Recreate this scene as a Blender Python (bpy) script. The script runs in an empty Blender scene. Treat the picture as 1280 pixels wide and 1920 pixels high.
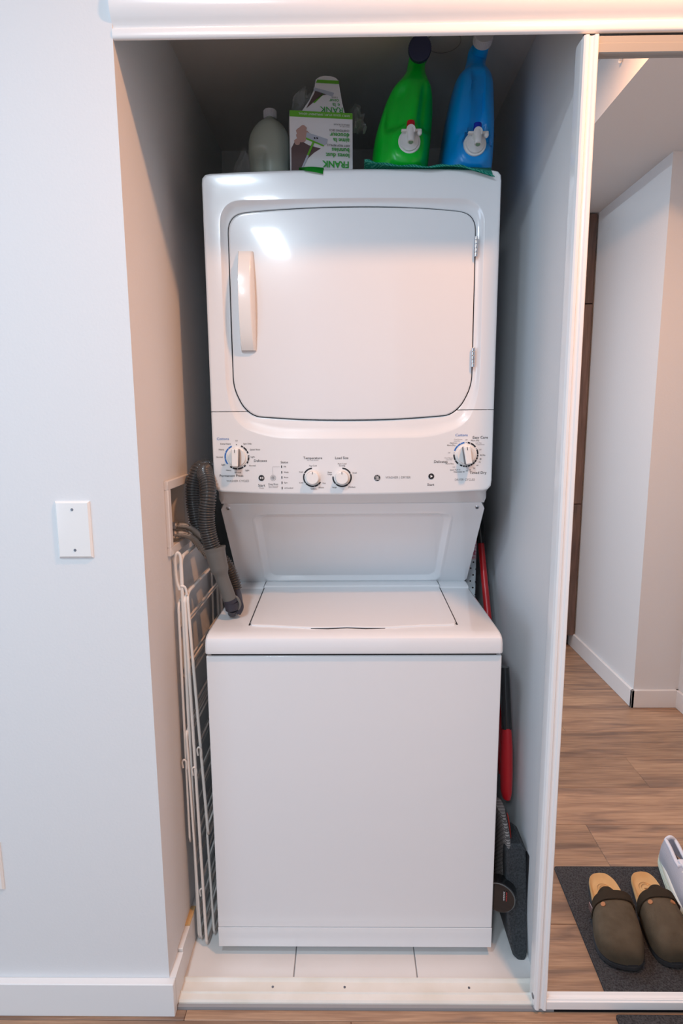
import bpy, bmesh, math, random
from mathutils import Vector, Matrix, noise
random.seed(7)
PI = math.pi
S = bpy.context.scene
C = S.collection

# ------------------------------------------------------------------ camera
cam_d = bpy.data.cameras.new('camera')
cam = bpy.data.objects.new('camera', cam_d); C.objects.link(cam)
cam_d.sensor_fit = 'VERTICAL'; cam_d.sensor_height = 36.0
cam_d.lens = 36.0 * 1103.6 / 1920.0
cam_d.clip_start = 0.02
yaw, pitch, roll = 0.0123, -0.1553, -0.0071
fw = Vector((-math.sin(yaw)*math.cos(pitch), math.cos(yaw)*math.cos(pitch), math.sin(pitch)))
rt = Vector((math.cos(yaw), math.sin(yaw), 0)); up = rt.cross(fw)
r2 = rt*math.cos(roll) + up*math.sin(roll); u2 = up*math.cos(roll) - rt*math.sin(roll)
M = Matrix((r2, u2, -fw)).transposed().to_4x4(); M.translation = (-0.0095, -1.1643, 1.3462)
cam.matrix_world = M
S.camera = cam

# ------------------------------------------------------------------ world, lights, exposure
w = bpy.data.worlds.new('world'); S.world = w; w.use_nodes = True
bg = w.node_tree.nodes['Background']
bg.inputs[0].default_value = (0.68, 0.83, 1.0, 1); bg.inputs[1].default_value = 0.58
S.view_settings.view_transform = 'Standard'; S.view_settings.look = 'None'
S.view_settings.gamma = 1.0; S.view_settings.exposure = 0.03
S.view_settings.use_curve_mapping = False

def area(name, loc, target, size, power, col, size_y=None):
    d = bpy.data.lights.new(name, 'AREA'); d.energy = power; d.color = col
    d.shape = 'RECTANGLE' if size_y else 'DISK'; d.size = size
    if size_y: d.size_y = size_y
    o = bpy.data.objects.new(name, d); C.objects.link(o); o.location = loc
    o.rotation_euler = (Vector(target)-Vector(loc)).to_track_quat('-Z', 'Y').to_euler()
    o['label'] = 'light'; o['category'] = 'light'
    del o['label'], o['category']
    return o
area('warm_ceiling_lamp', (0.58, -0.53, 2.585), (0.58, -0.53, 0), 0.11, 21.0, (1.0, 0.46, 0.21))
area('cool_ceiling_lamp', (-0.55, -1.30, 2.585), (-0.55, -1.30, 0), 0.14, 18.0, (0.72, 0.87, 1.0), 0.14)
area('long_ceiling_lamp', (-0.54, -2.50, 2.585), (-0.54, -2.50, 0), 0.17, 36.0, (0.78, 0.90, 1.0), 0.75)
area('window_daylight', (-2.5, -2.6, 1.3), (0.2, 0.0, 0.9), 1.2, 22.0, (0.58, 0.76, 1.0), 1.5)

# ------------------------------------------------------------------ materials
def mat(name, col, rough=0.5, metal=0.0, coat=0.0, bump=None, noise_col=None, spec=0.5, trans=0.0, alpha=1.0, ior=1.45, sss=0.0):
    m = bpy.data.materials.new(name); m.use_nodes = True
    nt = m.node_tree; b = nt.nodes['Principled BSDF']
    b.inputs['Base Color'].default_value = (*col, 1); b.inputs['Roughness'].default_value = rough
    b.inputs['Metallic'].default_value = metal; b.inputs['Coat Weight'].default_value = coat
    b.inputs['Coat Roughness'].default_value = 0.06
    b.inputs['Specular IOR Level'].default_value = spec; b.inputs['IOR'].default_value = ior
    b.inputs['Transmission Weight'].default_value = trans; b.inputs['Alpha'].default_value = alpha
    if sss: b.inputs['Subsurface Weight'].default_value = sss; b.inputs['Subsurface Radius'].default_value = (.02,.02,.02)
    tc = nt.nodes.new('ShaderNodeTexCoord')
    if noise_col:  # (scale, colour2, amount)
        n = nt.nodes.new('ShaderNodeTexNoise'); n.inputs['Scale'].default_value = noise_col[0]; n.inputs['Detail'].default_value = 6
        nt.links.new(tc.outputs['Object'], n.inputs['Vector'])
        r = nt.nodes.new('ShaderNodeValToRGB'); r.color_ramp.elements[0].position = .5-noise_col[2]/2; r.color_ramp.elements[1].position = .5+noise_col[2]/2
        r.color_ramp.elements[0].color = (*col, 1); r.color_ramp.elements[1].color = (*noise_col[1], 1)
        nt.links.new(n.outputs['Fac'], r.inputs[0]); nt.links.new(r.outputs[0], b.inputs['Base Color'])
    if bump:  # (scale, strength, distance)
        n = nt.nodes.new('ShaderNodeTexNoise'); n.inputs['Scale'].default_value = bump[0]; n.inputs['Detail'].default_value = 3
        nt.links.new(tc.outputs['Object'], n.inputs['Vector'])
        bp = nt.nodes.new('ShaderNodeBump'); bp.inputs['Strength'].default_value = bump[1]; bp.inputs['Distance'].default_value = bump[2]
        nt.links.new(n.outputs['Fac'], bp.inputs['Height']); nt.links.new(bp.outputs[0], b.inputs['Normal'])
    return m

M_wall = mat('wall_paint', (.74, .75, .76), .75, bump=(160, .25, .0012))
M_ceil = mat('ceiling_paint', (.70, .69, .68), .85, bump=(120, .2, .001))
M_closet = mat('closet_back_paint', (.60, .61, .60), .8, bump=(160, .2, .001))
M_trim = mat('white_trim', (.80, .80, .80), .4)
M_alu = mat('white_lacquer_metal', (.84, .84, .84), .22, coat=.5)
M_grime = mat('scuffed_white_metal', (.82, .80, .76), .35, noise_col=(9, (.70, .66, .58), .5))
M_enamel = mat('white_enamel', (.76, .775, .795), .22, coat=.7, bump=(55, .12, .0006))
M_white = mat('white_plastic', (.83, .82, .80), .25, coat=.5)
M_panel = mat('control_panel_plastic', (.765, .775, .785), .28, coat=.4)
M_dark = mat('dark_gap', (.012, .012, .015), .7)
M_black = mat('black_print', (.015, .015, .018), .5)
M_grey = mat('grey_print', (.25, .25, .26), .5)
M_blue = mat('blue_print', (.03, .16, .50), .5)
M_chrome = mat('chrome', (.75, .76, .80), .18, metal=1)
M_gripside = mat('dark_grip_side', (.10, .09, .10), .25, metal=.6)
M_hose = mat('grey_hose', (.05, .05, .05), .28, coat=.25)
M_conn = mat('grey_connector', (.13, .13, .125), .38)
M_cuff = mat('black_cuff', (.03, .03, .045), .4)
M_braid = mat('braided_steel', (.62, .56, .50), .28, metal=.95, bump=(900, .8, .002))
def braid(m):
    nt = m.node_tree; L = nt.links.new; b = nt.nodes['Principled BSDF']; tc = nt.nodes['Texture Coordinate']
    w1 = nt.nodes.new('ShaderNodeTexWave'); w1.bands_direction = 'DIAGONAL'; w1.inputs['Scale'].default_value = 160; L(tc.outputs['Object'], w1.inputs['Vector'])
    mp = nt.nodes.new('ShaderNodeMapping'); mp.inputs['Scale'].default_value = (1, -1, 1); L(tc.outputs['Object'], mp.inputs[0])
    w2 = nt.nodes.new('ShaderNodeTexWave'); w2.bands_direction = 'DIAGONAL'; w2.inputs['Scale'].default_value = 160; L(mp.outputs[0], w2.inputs['Vector'])
    mx = nt.nodes.new('ShaderNodeMath'); mx.operation = 'MULTIPLY'; L(w1.outputs['Fac'], mx.inputs[0]); L(w2.outputs['Fac'], mx.inputs[1])
    r = nt.nodes.new('ShaderNodeValToRGB'); r.color_ramp.elements[0].color = (.10, .09, .08, 1); r.color_ramp.elements[1].color = (.80, .74, .66, 1); r.color_ramp.elements[1].position = .5
    L(mx.outputs[0], r.inputs[0]); L(r.outputs[0], b.inputs['Base Color'])
braid(M_braid)
M_brass = mat('brass', (.45, .27, .12), .35, metal=.9)
M_wire = mat('white_wire_coating', (.78, .74, .70), .35)
M_green = mat('green_plastic', (.0, .62, .035), .3, coat=.3, sss=.15)
M_greenb = mat('green_plastic_bottom', (.01, .55, .02), .3, coat=.3)
M_bluep = mat('blue_plastic', (.0, .33, .85), .3, coat=.3, sss=.1)
M_cap_dark = mat('navy_cap', (.03, .036, .085), .45)
M_cap_white = mat('white_cap', (.62, .62, .66), .4)
M_milk = mat('milky_plastic', (.36, .40, .34), .35, sss=.2)
M_tap = mat('white_tap', (.85, .85, .84), .3)
M_red = mat('red_plastic', (.55, .008, .015), .3, coat=.3)
M_bluebtn = mat('blue_button', (.01, .03, .42), .3)
M_card = mat('white_card', (.74, .73, .74), .6)
M_cardg = mat('green_card', (.13, .42, .03), .6)
M_cardtxt = mat('green_print', (.03, .36, .04), .6)
M_cardbr = mat('brown_print', (.11, .07, .07), .6)
M_cardpk = mat('tan_print', (.45, .28, .24), .6)
M_cardgy = mat('pale_grey_print', (.42, .45, .52), .6)
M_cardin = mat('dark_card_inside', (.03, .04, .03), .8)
M_film = mat('clear_film', (.9, .92, .92), .12, alpha=.18, coat=1)
M_redm = mat('red_mop_plastic', (.45, .008, .012), .3, coat=.4)
M_blackp = mat('black_plastic', (.018, .021, .024), .45, noise_col=(260, (.05, .055, .06), .3))
M_blackg = mat('black_gloss', (.01, .01, .011), .15, coat=.6)
M_suede = mat('brown_suede', (.165, .132, .090), .95, noise_col=(30, (.26, .21, .15), .6), bump=(500, .4, .001), spec=.15)
M_suede2 = mat('dark_brown_suede', (.085, .065, .046), .95, bump=(500, .4, .001), spec=.15)
M_cork = mat('tan_footbed', (.58, .33, .13), .8, noise_col=(14, (.66, .44, .22), .6), spec=.2)
M_copper = mat('copper_patch', (.42, .17, .06), .6)
M_rubber = mat('dark_rubber', (.045, .045, .05), .8)
M_knit = mat('white_knit', (.72, .74, .82), .8, bump=(300, .5, .002))
M_foam = mat('white_foam_sole', (.75, .77, .72), .55)
M_lining = mat('grey_lining', (.10, .12, .13), .9)
M_mat = mat('charcoal_carpet', (.035, .035, .038), .95, noise_col=(240, (.095, .095, .10), .35), bump=(420, 1.0, .004), spec=.1)
M_tile = mat('white_tile', (.78, .77, .76), .25, noise_col=(5, (.72, .70, .68), .6))
M_grout = mat('grey_grout', (.30, .30, .31), .8)
M_screw = mat('dark_screw', (.20, .20, .22), .35, metal=.8)
M_rawwood = mat('unpainted_wood', (.68, .46, .22), .7)

def mirror_mat():
    m = mat('mirror_glass', (.90, .915, .92), 0.0, metal=1.0); return m
M_mirror = mirror_mat()

def wood(name, c1, c2, c3, scale, along='X', rough=.45):
    m = bpy.data.materials.new(name); m.use_nodes = True
    nt = m.node_tree; b = nt.nodes['Principled BSDF']; L = nt.links.new; N = nt.nodes.new
    tc = N('ShaderNodeTexCoord'); oi = N('ShaderNodeObjectInfo')
    mul = N('ShaderNodeMath'); mul.operation = 'MULTIPLY'; mul.inputs[1].default_value = 37.0; L(oi.outputs['Random'], mul.inputs[0])
    add = N('ShaderNodeVectorMath'); add.operation = 'ADD'; L(tc.outputs['Object'], add.inputs[0]); L(mul.outputs[0], add.inputs[1])
    mp = N('ShaderNodeMapping'); L(add.outputs[0], mp.inputs[0])
    mp.inputs['Scale'].default_value = (1, 7, 7) if along == 'X' else (7, 7, .8)
    n1 = N('ShaderNodeTexNoise'); n1.inputs['Scale'].default_value = scale; n1.inputs['Detail'].default_value = 8; n1.inputs['Distortion'].default_value = 1.2
    L(mp.outputs[0], n1.inputs['Vector'])
    mp2 = N('ShaderNodeMapping'); L(add.outputs[0], mp2.inputs[0]); mp2.inputs['Scale'].default_value = (6, 150, 150) if along == 'X' else (150, 150, 5)
    n2 = N('ShaderNodeTexNoise'); n2.inputs['Scale'].default_value = 1.6; n2.inputs['Detail'].default_value = 4; L(mp2.outputs[0], n2.inputs['Vector'])
    wv = N('ShaderNodeTexWave'); wv.wave_type = 'RINGS'; wv.inputs['Scale'].default_value = 2.2; wv.inputs['Distortion'].default_value = 9; wv.inputs['Detail'].default_value = 3
    mp3 = N('ShaderNodeMapping'); L(add.outputs[0], mp3.inputs[0]); mp3.inputs['Scale'].default_value = (1.1, 8, 8) if along == 'X' else (8, 8, 1)
    L(mp3.outputs[0], wv.inputs['Vector'])
    r = N('ShaderNodeValToRGB'); e = r.color_ramp.elements
    e[0].position = .33; e[0].color = (*c1, 1); e[1].position = .68; e[1].color = (*c3, 1); k = e.new(.5); k.color = (*c2, 1)
    L(n1.outputs['Fac'], r.inputs[0])
    r2_ = N('ShaderNodeValToRGB'); f = r2_.color_ramp.elements; f[0].position = .35; f[0].color = (.66, .62, .60, 1); f[1].position = .62; f[1].color = (1, 1, 1, 1)
    L(n2.outputs['Fac'], r2_.inputs[0])
    mx = N('ShaderNodeMix'); mx.data_type = 'RGBA'; mx.blend_type = 'MULTIPLY'; mx.inputs[0].default_value = .75
    L(r.outputs[0], mx.inputs[6]); L(r2_.outputs[0], mx.inputs[7])
    r3 = N('ShaderNodeValToRGB'); g = r3.color_ramp.elements; g[0].position = .0; g[0].color = (.80, .76, .74, 1); g[1].position = .5; g[1].color = (1, 1, 1, 1)
    L(wv.outputs['Fac'], r3.inputs[0])
    mx2 = N('ShaderNodeMix'); mx2.data_type = 'RGBA'; mx2.blend_type = 'MULTIPLY'; mx2.inputs[0].default_value = .55
    L(mx.outputs[2], mx2.inputs[6]); L(r3.outputs[0], mx2.inputs[7])
    hs = N('ShaderNodeHueSaturation'); mr = N('ShaderNodeMapRange'); mr.inputs[3].default_value = .86; mr.inputs[4].default_value = 1.14
    L(oi.outputs['Random'], mr.inputs[0]); L(mr.outputs[0], hs.inputs['Value']); L(mx2.outputs[2], hs.inputs['Color'])
    L(hs.outputs[0], b.inputs['Base Color']); b.inputs['Roughness'].default_value = rough
    bp = N('ShaderNodeBump'); bp.inputs['Strength'].default_value = .12; bp.inputs['Distance'].default_value = .001
    L(n2.outputs['Fac'], bp.inputs['Height']); L(bp.outputs[0], b.inputs['Normal'])
    return m
M_floor = wood('oak_laminate', (.24, .155, .11), (.40, .25, .16), (.50, .32, .20), 2.2)
M_cab = wood('brown_wood_laminate', (.13, .085, .068), (.17, .105, .082), (.20, .125, .095), 3, 'Z')

def pattern_mat(name, kind):
    m = bpy.data.materials.new(name); m.use_nodes = True
    nt = m.node_tree; b = nt.nodes['Principled BSDF']; L = nt.links.new; N = nt.nodes.new
    tc = N('ShaderNodeTexCoord'); mp = N('ShaderNodeMapping'); L(tc.outputs['Object'], mp.inputs[0])
    if kind == 'cloth':
        wv = N('ShaderNodeTexWave'); wv.inputs['Scale'].default_value = 90; wv.inputs['Distortion'].default_value = 6; wv.bands_direction = 'DIAGONAL'
        L(mp.outputs[0], wv.inputs['Vector'])
        r = N('ShaderNodeValToRGB'); r.color_ramp.elements[0].color = (.0, .30, .22, 1); r.color_ramp.elements[0].position = .55
        r.color_ramp.elements[1].color = (.12, .58, .46, 1); r.color_ramp.elements[1].position = .8
        L(wv.outputs['Fac'], r.inputs[0]); L(r.outputs[0], b.inputs['Base Color']); b.inputs['Roughness'].default_value = .8
    if kind == 'weave':
        mp.inputs['Rotation'].default_value = (PI/2, PI/2, 0)
        br = N('ShaderNodeTexBrick'); L(mp.outputs[0], br.inputs['Vector'])
        br.inputs['Scale'].default_value = 42; br.inputs['Color1'].default_value = (.36, .33, .31, 1); br.inputs['Color2'].default_value = (.27, .25, .24, 1)
        br.inputs['Mortar'].default_value = (.09, .08, .08, 1); br.inputs['Mortar Size'].default_value = .05
        L(br.outputs['Color'], b.inputs['Base Color']); b.inputs['Roughness'].default_value = .95
        bp = N('ShaderNodeBump'); bp.inputs['Strength'].default_value = .8; bp.inputs['Distance'].default_value = .003; bp.invert = True
        L(br.outputs['Fac'], bp.inputs['Height']); L(bp.outputs[0], b.inputs['Normal'])
    return m
M_cloth = pattern_mat('teal_wipe', 'cloth'); M_weave = pattern_mat('grey_weave', 'weave')

# ------------------------------------------------------------------ helpers
def link(name, bm, m, parent=None, smooth=True, angle=40, **props):
    me = bpy.data.meshes.new(name)
    bmesh.ops.recalc_face_normals(bm, faces=bm.faces)
    bm.to_mesh(me); bm.free()
    for x in (m if isinstance(m, (list, tuple)) else [m]): me.materials.append(x)
    if smooth:
        for p in me.polygons: p.use_smooth = True
        me.set_sharp_from_angle(angle=math.radians(angle))
    o = bpy.data.objects.new(name, me); C.objects.link(o)
    if smooth and len(me.polygons) < 4000:
        wn = o.modifiers.new('weighted', 'WEIGHTED_NORMAL'); wn.keep_sharp = True
    if parent is not None: o.parent = parent; o.matrix_parent_inverse = parent.matrix_world.inverted() if False else Matrix.Translation(-Vector(parent['base'])) if 'base' in parent.keys() else Matrix.Identity(4)
    for k, v in props.items(): o[k] = v
    return o

def thing(name, label, cat, base=(0, 0, 0), group=None):
    o = bpy.data.objects.new(name, None); C.objects.link(o); o.location = base
    o['label'] = label; o['category'] = cat; o.empty_display_size = .05
    o['base'] = list(base)
    if group: o['group'] = group
    return o

def NB(): return bmesh.new()

def box(bm, x0, x1, y0, y1, z0, z1, bev=0.0, seg=2, mi=0):
    t = bmesh.new(); bmesh.ops.create_cube(t, size=1)
    for v in t.verts: v.co = Vector(((x0+x1)/2+v.co.x*(x1-x0), (y0+y1)/2+v.co.y*(y1-y0), (z0+z1)/2+v.co.z*(z1-z0)))
    if bev: bmesh.ops.bevel(t, geom=t.edges[:]+t.verts[:], offset=bev, segments=seg, affect='EDGES', profile=.5)
    for f in t.faces: f.material_index = mi
    merge(bm, t); return bm

def merge(bm, t, mtx=None):
    if mtx is not None: bmesh.ops.transform(t, matrix=mtx, verts=t.verts)
    me = bpy.data.meshes.new('tmp'); t.to_mesh(me); t.free(); bm.from_mesh(me); bpy.data.meshes.remove(me)

def cyl(bm, p0, p1, r0, r1=None, n=24, bev=0, mi=0):
    r1 = r0 if r1 is None else r1
    p0, p1 = Vector(p0), Vector(p1); d = p1-p0
    t = bmesh.new(); bmesh.ops.create_cone(t, cap_ends=True, segments=n, radius1=r0, radius2=r1, depth=d.length)
    if bev:
        es = [e for e in t.edges if len(e.link_faces) == 2 and any(len(f.verts) > 4 for f in e.link_faces)]
        bmesh.ops.bevel(t, geom=es, offset=bev, segments=2, affect='EDGES', profile=.5)
    for f in t.faces: f.material_index = mi
    q = d.to_track_quat('Z', 'Y').to_matrix().to_4x4(); q.translation = (p0+p1)/2
    merge(bm, t, q); return bm

def ball(bm, c, r, sc=(1, 1, 1), n=16):
    t = bmesh.new(); bmesh.ops.create_uvsphere(t, u_segments=n, v_segments=n//2, radius=r)
    merge(bm, t, Matrix.Translation(c) @ Matrix.Diagonal((*sc, 1)))

def catmull(pts, k=8):
    P = [Vector(p) for p in pts]; P = [P[0]*2-P[1]]+P+[P[-1]*2-P[-2]]; out = []
    for i in range(1, len(P)-2):
        a, b, c, d = P[i-1:i+3]
        for j in range(k):
            t = j/k
            out.append(.5*((2*b)+(c-a)*t+(2*a-5*b+4*c-d)*t*t+(3*b-a-3*c+d)*t**3))
    out.append(P[-2]); return out

def tube(bm, path, r, n=10, close=False, cap=True, mi=0):
    """sweep circle; r number or function(i, length)"""
    P = [Vector(p) for p in path]; m = len(P)
    T = []
    for i in range(m):
        a = P[(i-1) % m] if close else P[max(i-1, 0)]; b = P[(i+1) % m] if close else P[min(i+1, m-1)]
        T.append((b-a).normalized())
    ref = Vector((0, 0, 1)) if abs(T[0].z) < .9 else Vector((0, 1, 0))
    nrm = (ref - T[0]*ref.dot(T[0])).normalized(); rings = []; L = 0
    for i in range(m):
        if i: nrm = (nrm - T[i]*nrm.dot(T[i])).normalized(); L += (P[i]-P[i-1]).length
        bn = T[i].cross(nrm); rr = r(i, L) if callable(r) else r
        rings.append([bm.verts.new(P[i]+(nrm*math.cos(a)+bn*math.sin(a))*rr) for a in [2*PI*k/n for k in range(n)]])
    R = range(m if close else m-1)
    for i in R:
        A, B = rings[i], rings[(i+1) % m]
        for k in range(n):
            f = bm.faces.new((A[k], A[(k+1) % n], B[(k+1) % n], B[k])); f.material_index = mi
    if cap and not close:
        bm.faces.new(rings[0][::-1]).material_index = mi; bm.faces.new(rings[-1]).material_index = mi
    return bm

def loft(bm, rings, close=True, cap0=True, cap1=True, mi=0):
    V = [[bm.verts.new(p) for p in r] for r in rings]; n = len(V[0])
    for i in range(len(V)-1):
        for k in range(n if close else n-1):
            f = bm.faces.new((V[i][k], V[i][(k+1) % n], V[i+1][(k+1) % n], V[i+1][k])); f.material_index = mi
    if cap0: bm.faces.new(V[0][::-1]).material_index = mi
    if cap1: bm.faces.new(V[-1]).material_index = mi
    return V

def prism(bm, poly, a0, a1, axis='X', mi=0):
    """extrude 2D poly along an axis. axis X: poly=(y,z); Y: (x,z); Z: (x,y)"""
    def P(p, a): return (a, p[0], p[1]) if axis == 'X' else (p[0], a, p[1]) if axis == 'Y' else (p[0], p[1], a)
    loft(bm, [[P(p, a0) for p in poly], [P(p, a1) for p in poly]], mi=mi); return bm

def textm(bm, s, size, x, z, y, mi=0, flip=False, align='CENTER', mtx=None, shear=0, bold=0.0):
    cu = bpy.data.curves.new('t', 'FONT'); cu.body = s; cu.size = size; cu.align_x = align; cu.align_y = 'CENTER'; cu.resolution_u = 2
    cu.shear = shear; cu.offset = bold
    ob = bpy.data.objects.new('t', cu); me = bpy.data.meshes.new_from_object(ob)
    t = bmesh.new(); t.from_mesh(me)
    for f in t.faces: f.material_index = mi
    Mx = Matrix.Translation((x, y, z)) @ (Matrix.Rotation(PI, 4, 'Y') if flip else Matrix.Identity(4)) @ Matrix.Rotation(PI/2, 4, 'X')
    if mtx is not None: Mx = mtx @ Mx
    merge(bm, t, Mx)
    bpy.data.objects.remove(ob); bpy.data.curves.remove(cu); bpy.data.meshes.remove(me)

def flat(bm, pts, y, mi=0, mtx=None):
    vs = [bm.verts.new((mtx @ Vector((p[0], y, p[1]))) if mtx else (p[0], y, p[1])) for p in pts]
    bm.faces.new(vs).material_index = mi

# ------------------------------------------------------------------ structure
XL, XR = -.426, .436
def struct(name, bm, m, parent=None, smooth=False, **k):
    o = link(name, bm, m, parent, smooth=smooth, **k)
    if parent is None: o['kind'] = 'structure'
    return o

# floor with laminate planks
b = NB(); box(b, -2.6, 1.7, -3.3, 0.0, -.06, -.012); box(b, .457, 1.7, 0, .08, -.06, -.001); floor = struct('floor', b, M_dark)
pl = {}
def plank(x0, x1, y0, y1):
    key = (round(x1-x0, 3), round(y1-y0, 4))
    if key not in pl:
        b = NB(); w_, h_ = (x1-x0)/2-.0004, (y1-y0)/2-.0004
        box(b, -w_, w_, -h_, h_, -.0115, 0, .0012, 1)
        o = link('plank', b, M_floor, floor, smooth=False); pl[key] = o
    else:
        o = pl[key].copy(); C.objects.link(o); o.parent = floor
    o.location = ((x0+x1)/2, (y0+y1)/2, 0)
joint = {0: .83, 1: -.01, 2: .42, 3: .78, 4: .20, 5: 1.095, 6: .55, 7: .93, 8: .35, 9: .8}
ys = [0.0] + [-.025-.1985*k for k in range(16)] + [-3.3]
for i in range(len(ys)-1):
    y1, y0 = ys[i], ys[i+1]
    if y1-y0 < .004: continue
    j = joint.get(i, (i*.47) % 1.2)
    xs = sorted([-2.6, 1.7] + [j+k*1.22 for k in range(-4, 4) if -2.55 < j+k*1.22 < 1.65])
    for a, c in zip(xs, xs[1:]): plank(a, c, y0, y1)

# closet floor: tiles on grout
b = NB(); box(b, XL, XR+.02, .0, .96, -.06, .0065)
cf = struct('floor_closet', b, M_grout)
for c0, c1 in ((XL, -.1505), (-.1475, .1495), (.1525, XR)):
    for r0, r1 in ((.068, .372), (.375, .675), (.678, .95)):
        b = NB(); box(b, c0, c1, r0, r1, .002, .0095, .001, 1); link('tile', b, M_tile, cf)

# left wall, pierced for the valve box
b = NB()
VY0, VY1, VZ0, VZ1 = .172, .312, 1.058, 1.192
box(b, -2.6, XL, 0, VY0, -.01, 2.62); box(b, -2.6, XL, VY1, 1.05, -.01, 2.62)
box(b, -2.6, XL, VY0, VY1, -.01, VZ0); box(b, -2.6, XL, VY0, VY1, VZ1, 2.62); box(b, -2.6, XL-.09, VY0, VY1, VZ0, VZ1)
struct('wall_left', b, M_wall)
b = NB(); box(b, XR, XR+.1, .074, 1.05, -.01, 2.62); struct('wall_right', b, M_wall)
b = NB(); box(b, .537, 1.7, .080, .12, -.01, 2.14); struct('light_block_behind_door', b, M_wall)  # unseen box added to stop world light leaking in under the door
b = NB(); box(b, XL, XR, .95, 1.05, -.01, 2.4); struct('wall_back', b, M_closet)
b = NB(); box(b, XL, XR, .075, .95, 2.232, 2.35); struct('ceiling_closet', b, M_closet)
b = NB(); box(b, XL, 1.7, .0, .074, 2.14, 2.7); struct('wall_above_door', b, M_wall)
# hall: right wall, wall return, far wall, ceilings
b = NB(); box(b, 1.531, 1.65, -1.44, .074, -.01, 2.7); struct('wall_hall_right', b, M_wall)
b = NB(); box(b, 1.323, 1.65, -2.25, -1.44, -.01, 2.7); struct('wall_hall_corner', b, M_wall)
b = NB(); box(b, .35, 1.65, -3.3, -2.95, -.01, 2.7); struct('wall_far', b, M_wall)
b = NB(); box(b, .905, 1.7, -3.3, .0, 2.42, 2.62); struct('ceiling_lowered', b, M_ceil)
b = NB(); box(b, -2.6, 1.7, -3.3, .0, 2.62, 2.7); struct('ceiling', b, M_ceil)

# baseboards
def base_profile(h=.086, t=.016): return [(0, 0), (t, 0), (t, h), (0, h+.002)]
b = NB(); box(b, -2.6, XL+.014, -.018, 0, 0, .085, .0015, 1); box(b, XL, XL+.014, 0, .065, .012, .085)
struct('baseboard_left', b, M_trim)
b = NB(); box(b, XL, XL+.012, .068, .45, .0095, .092, .001, 1); struct('baseboard_closet', b, M_trim)
b = NB(); box(b, XL, XL+.012, .132, .190, .0925, .0960); struct('trim_1', b, M_rawwood)
b = NB(); box(b, 1.309, 1.323, -2.25, -1.426, 0, .087, .002, 1); box(b, 1.309, 1.531, -1.44, -1.426, 0, .087, .002, 1); box(b, 1.517, 1.531, -1.44, 0, 0, .087, .002, 1)
struct('baseboard_hall', b, M_trim)

# header fascia (white lacquered metal)
b = NB()
prof = [(.0045, 2.0205), (.0015, 2.0205), (-.001, 2.0225), (-.002, 2.026), (-.002, 2.034), (.000, 2.038), (.003, 2.0405), (.002, 2.044), (-.003, 2.050), (-.009, 2.060), (-.012, 2.072), (-.012, 2.086),
        (-.009, 2.100), (-.004, 2.110), (-.004, 2.14), (.074, 2.14), (.074, 2.11), (.0045, 2.11)]
prism(b, prof, XL, 1.7); struct('trim_header', b, M_alu, smooth=True, angle=50)
b = NB(); box(b, XL, 1.7, .0050, .0085, 2.030, 2.11); box(b, XL, 1.7, .034, .038, 2.050, 2.11); struct('trim_top_track', b, mat('grey_track', (.32, .32, .31), .4))

# bottom track
b = NB()
prof = [(.008, .001), (.008, .010), (.011, .0145), (.0245, .0155), (.0262, .019), (.0285, .019), (.030, .0150), (.0325, .0125), (.056, .0125), (.0590, .0165), (.0605, .020), (.063, .020), (.0645, .0160), (.067, .0150), (.069, .0105), (.069, .001)]
prism(b, prof, XL+.004, .428); tr = struct('trim_track', b, M_grime, smooth=True, angle=30)
for x in (-.196, -.025, .27):
    b = NB(); cyl(b, (x, .044, .0120), (x, .044, .0135), .0028, n=12); link('screw', b, M_screw, tr)

# mirror sliding doors
def stile(bm, x0, x1, y0, y1, z0, z1):
    wd = x1-x0
    p = [(x0, y1), (x0, y0+.016), (x0+.0015, y0+.012), (x0, y0+.008), (x0+.001, y0+.003), (x0+.004, y0), (x0+wd*.34, y0), (x0+wd*.42, y0+.0035), (x0+wd*.55, y0+.0045), (x0+wd*.66, y0+.0035),
         (x0+wd*.74, y0), (x1-.002, y0-.001), (x1, y0+.001), (x1, y1)]
    prism(bm, p, z0, z1, 'Z')
d1 = bpy.data.objects.new('door_1', None); C.objects.link(d1); d1['kind'] = 'structure'
b = NB(); stile(b, .4085, .4350, -.009, .030, .012, 2.012); link('stile', b, M_alu, d1, angle=25)
b = NB(); stile(b, 1.172, 1.20, -.009, .030, .012, 2.012); link('stile', b, M_alu, d1, angle=25)
b = NB(); box(b, .434, 1.173, -.007, .0, .0115, .0320, .002, 2); box(b, .434, 1.173, -.003, .014, .0300, .0350); box(b, .434, 1.173, .0, .014, .022, .036); link('bottom_rail', b, M_alu, d1)
b = NB(); box(b, .434, 1.173, -.003, .014, 1.9850, 2.002, .0015, 1); box(b, .434, 1.173, .000, .028, 2.002, 2.014); link('top_rail', b, mat('grey_rail', (.30, .30, .29), .4), d1)
b = NB(); box(b, .4335, 1.1725, .0065, .012, .034, 1.991); link('mirror', b, M_mirror, d1, smooth=False)
b = NB(); cyl(b, (.4078, .008, .032), (.4092, .008, .032), .006, n=16); link('wheel', b, M_screw, d1)
d2 = bpy.data.objects.new('door_2', None); C.objects.link(d2); d2['kind'] = 'structure'
b = NB(); stile(b, .421, .449, .037, .066, .021, 2.012); link('stile', b, M_alu, d2, angle=25)
b = NB(); box(b, .449, 1.16, .045, .060, .021, 2.012); link('panel', b, M_trim, d2, smooth=False)

# bulkhead hook seen in the mirror
t = thing('wall_hook', 'small curved white hook on the bright bulkhead, seen in the mirror', 'hook', (.905, -.96, 2.52))
b = NB(); tube(b, catmull([(.904, -.95, 2.56), (.893, -.955, 2.548), (.889, -.965, 2.53), (.892, -.98, 2.516), (.897, -.99, 2.513)], 6), .0028, 8); ball(b, (.897, -.992, 2.513), .006)
link('hook', b, M_white, t)

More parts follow.
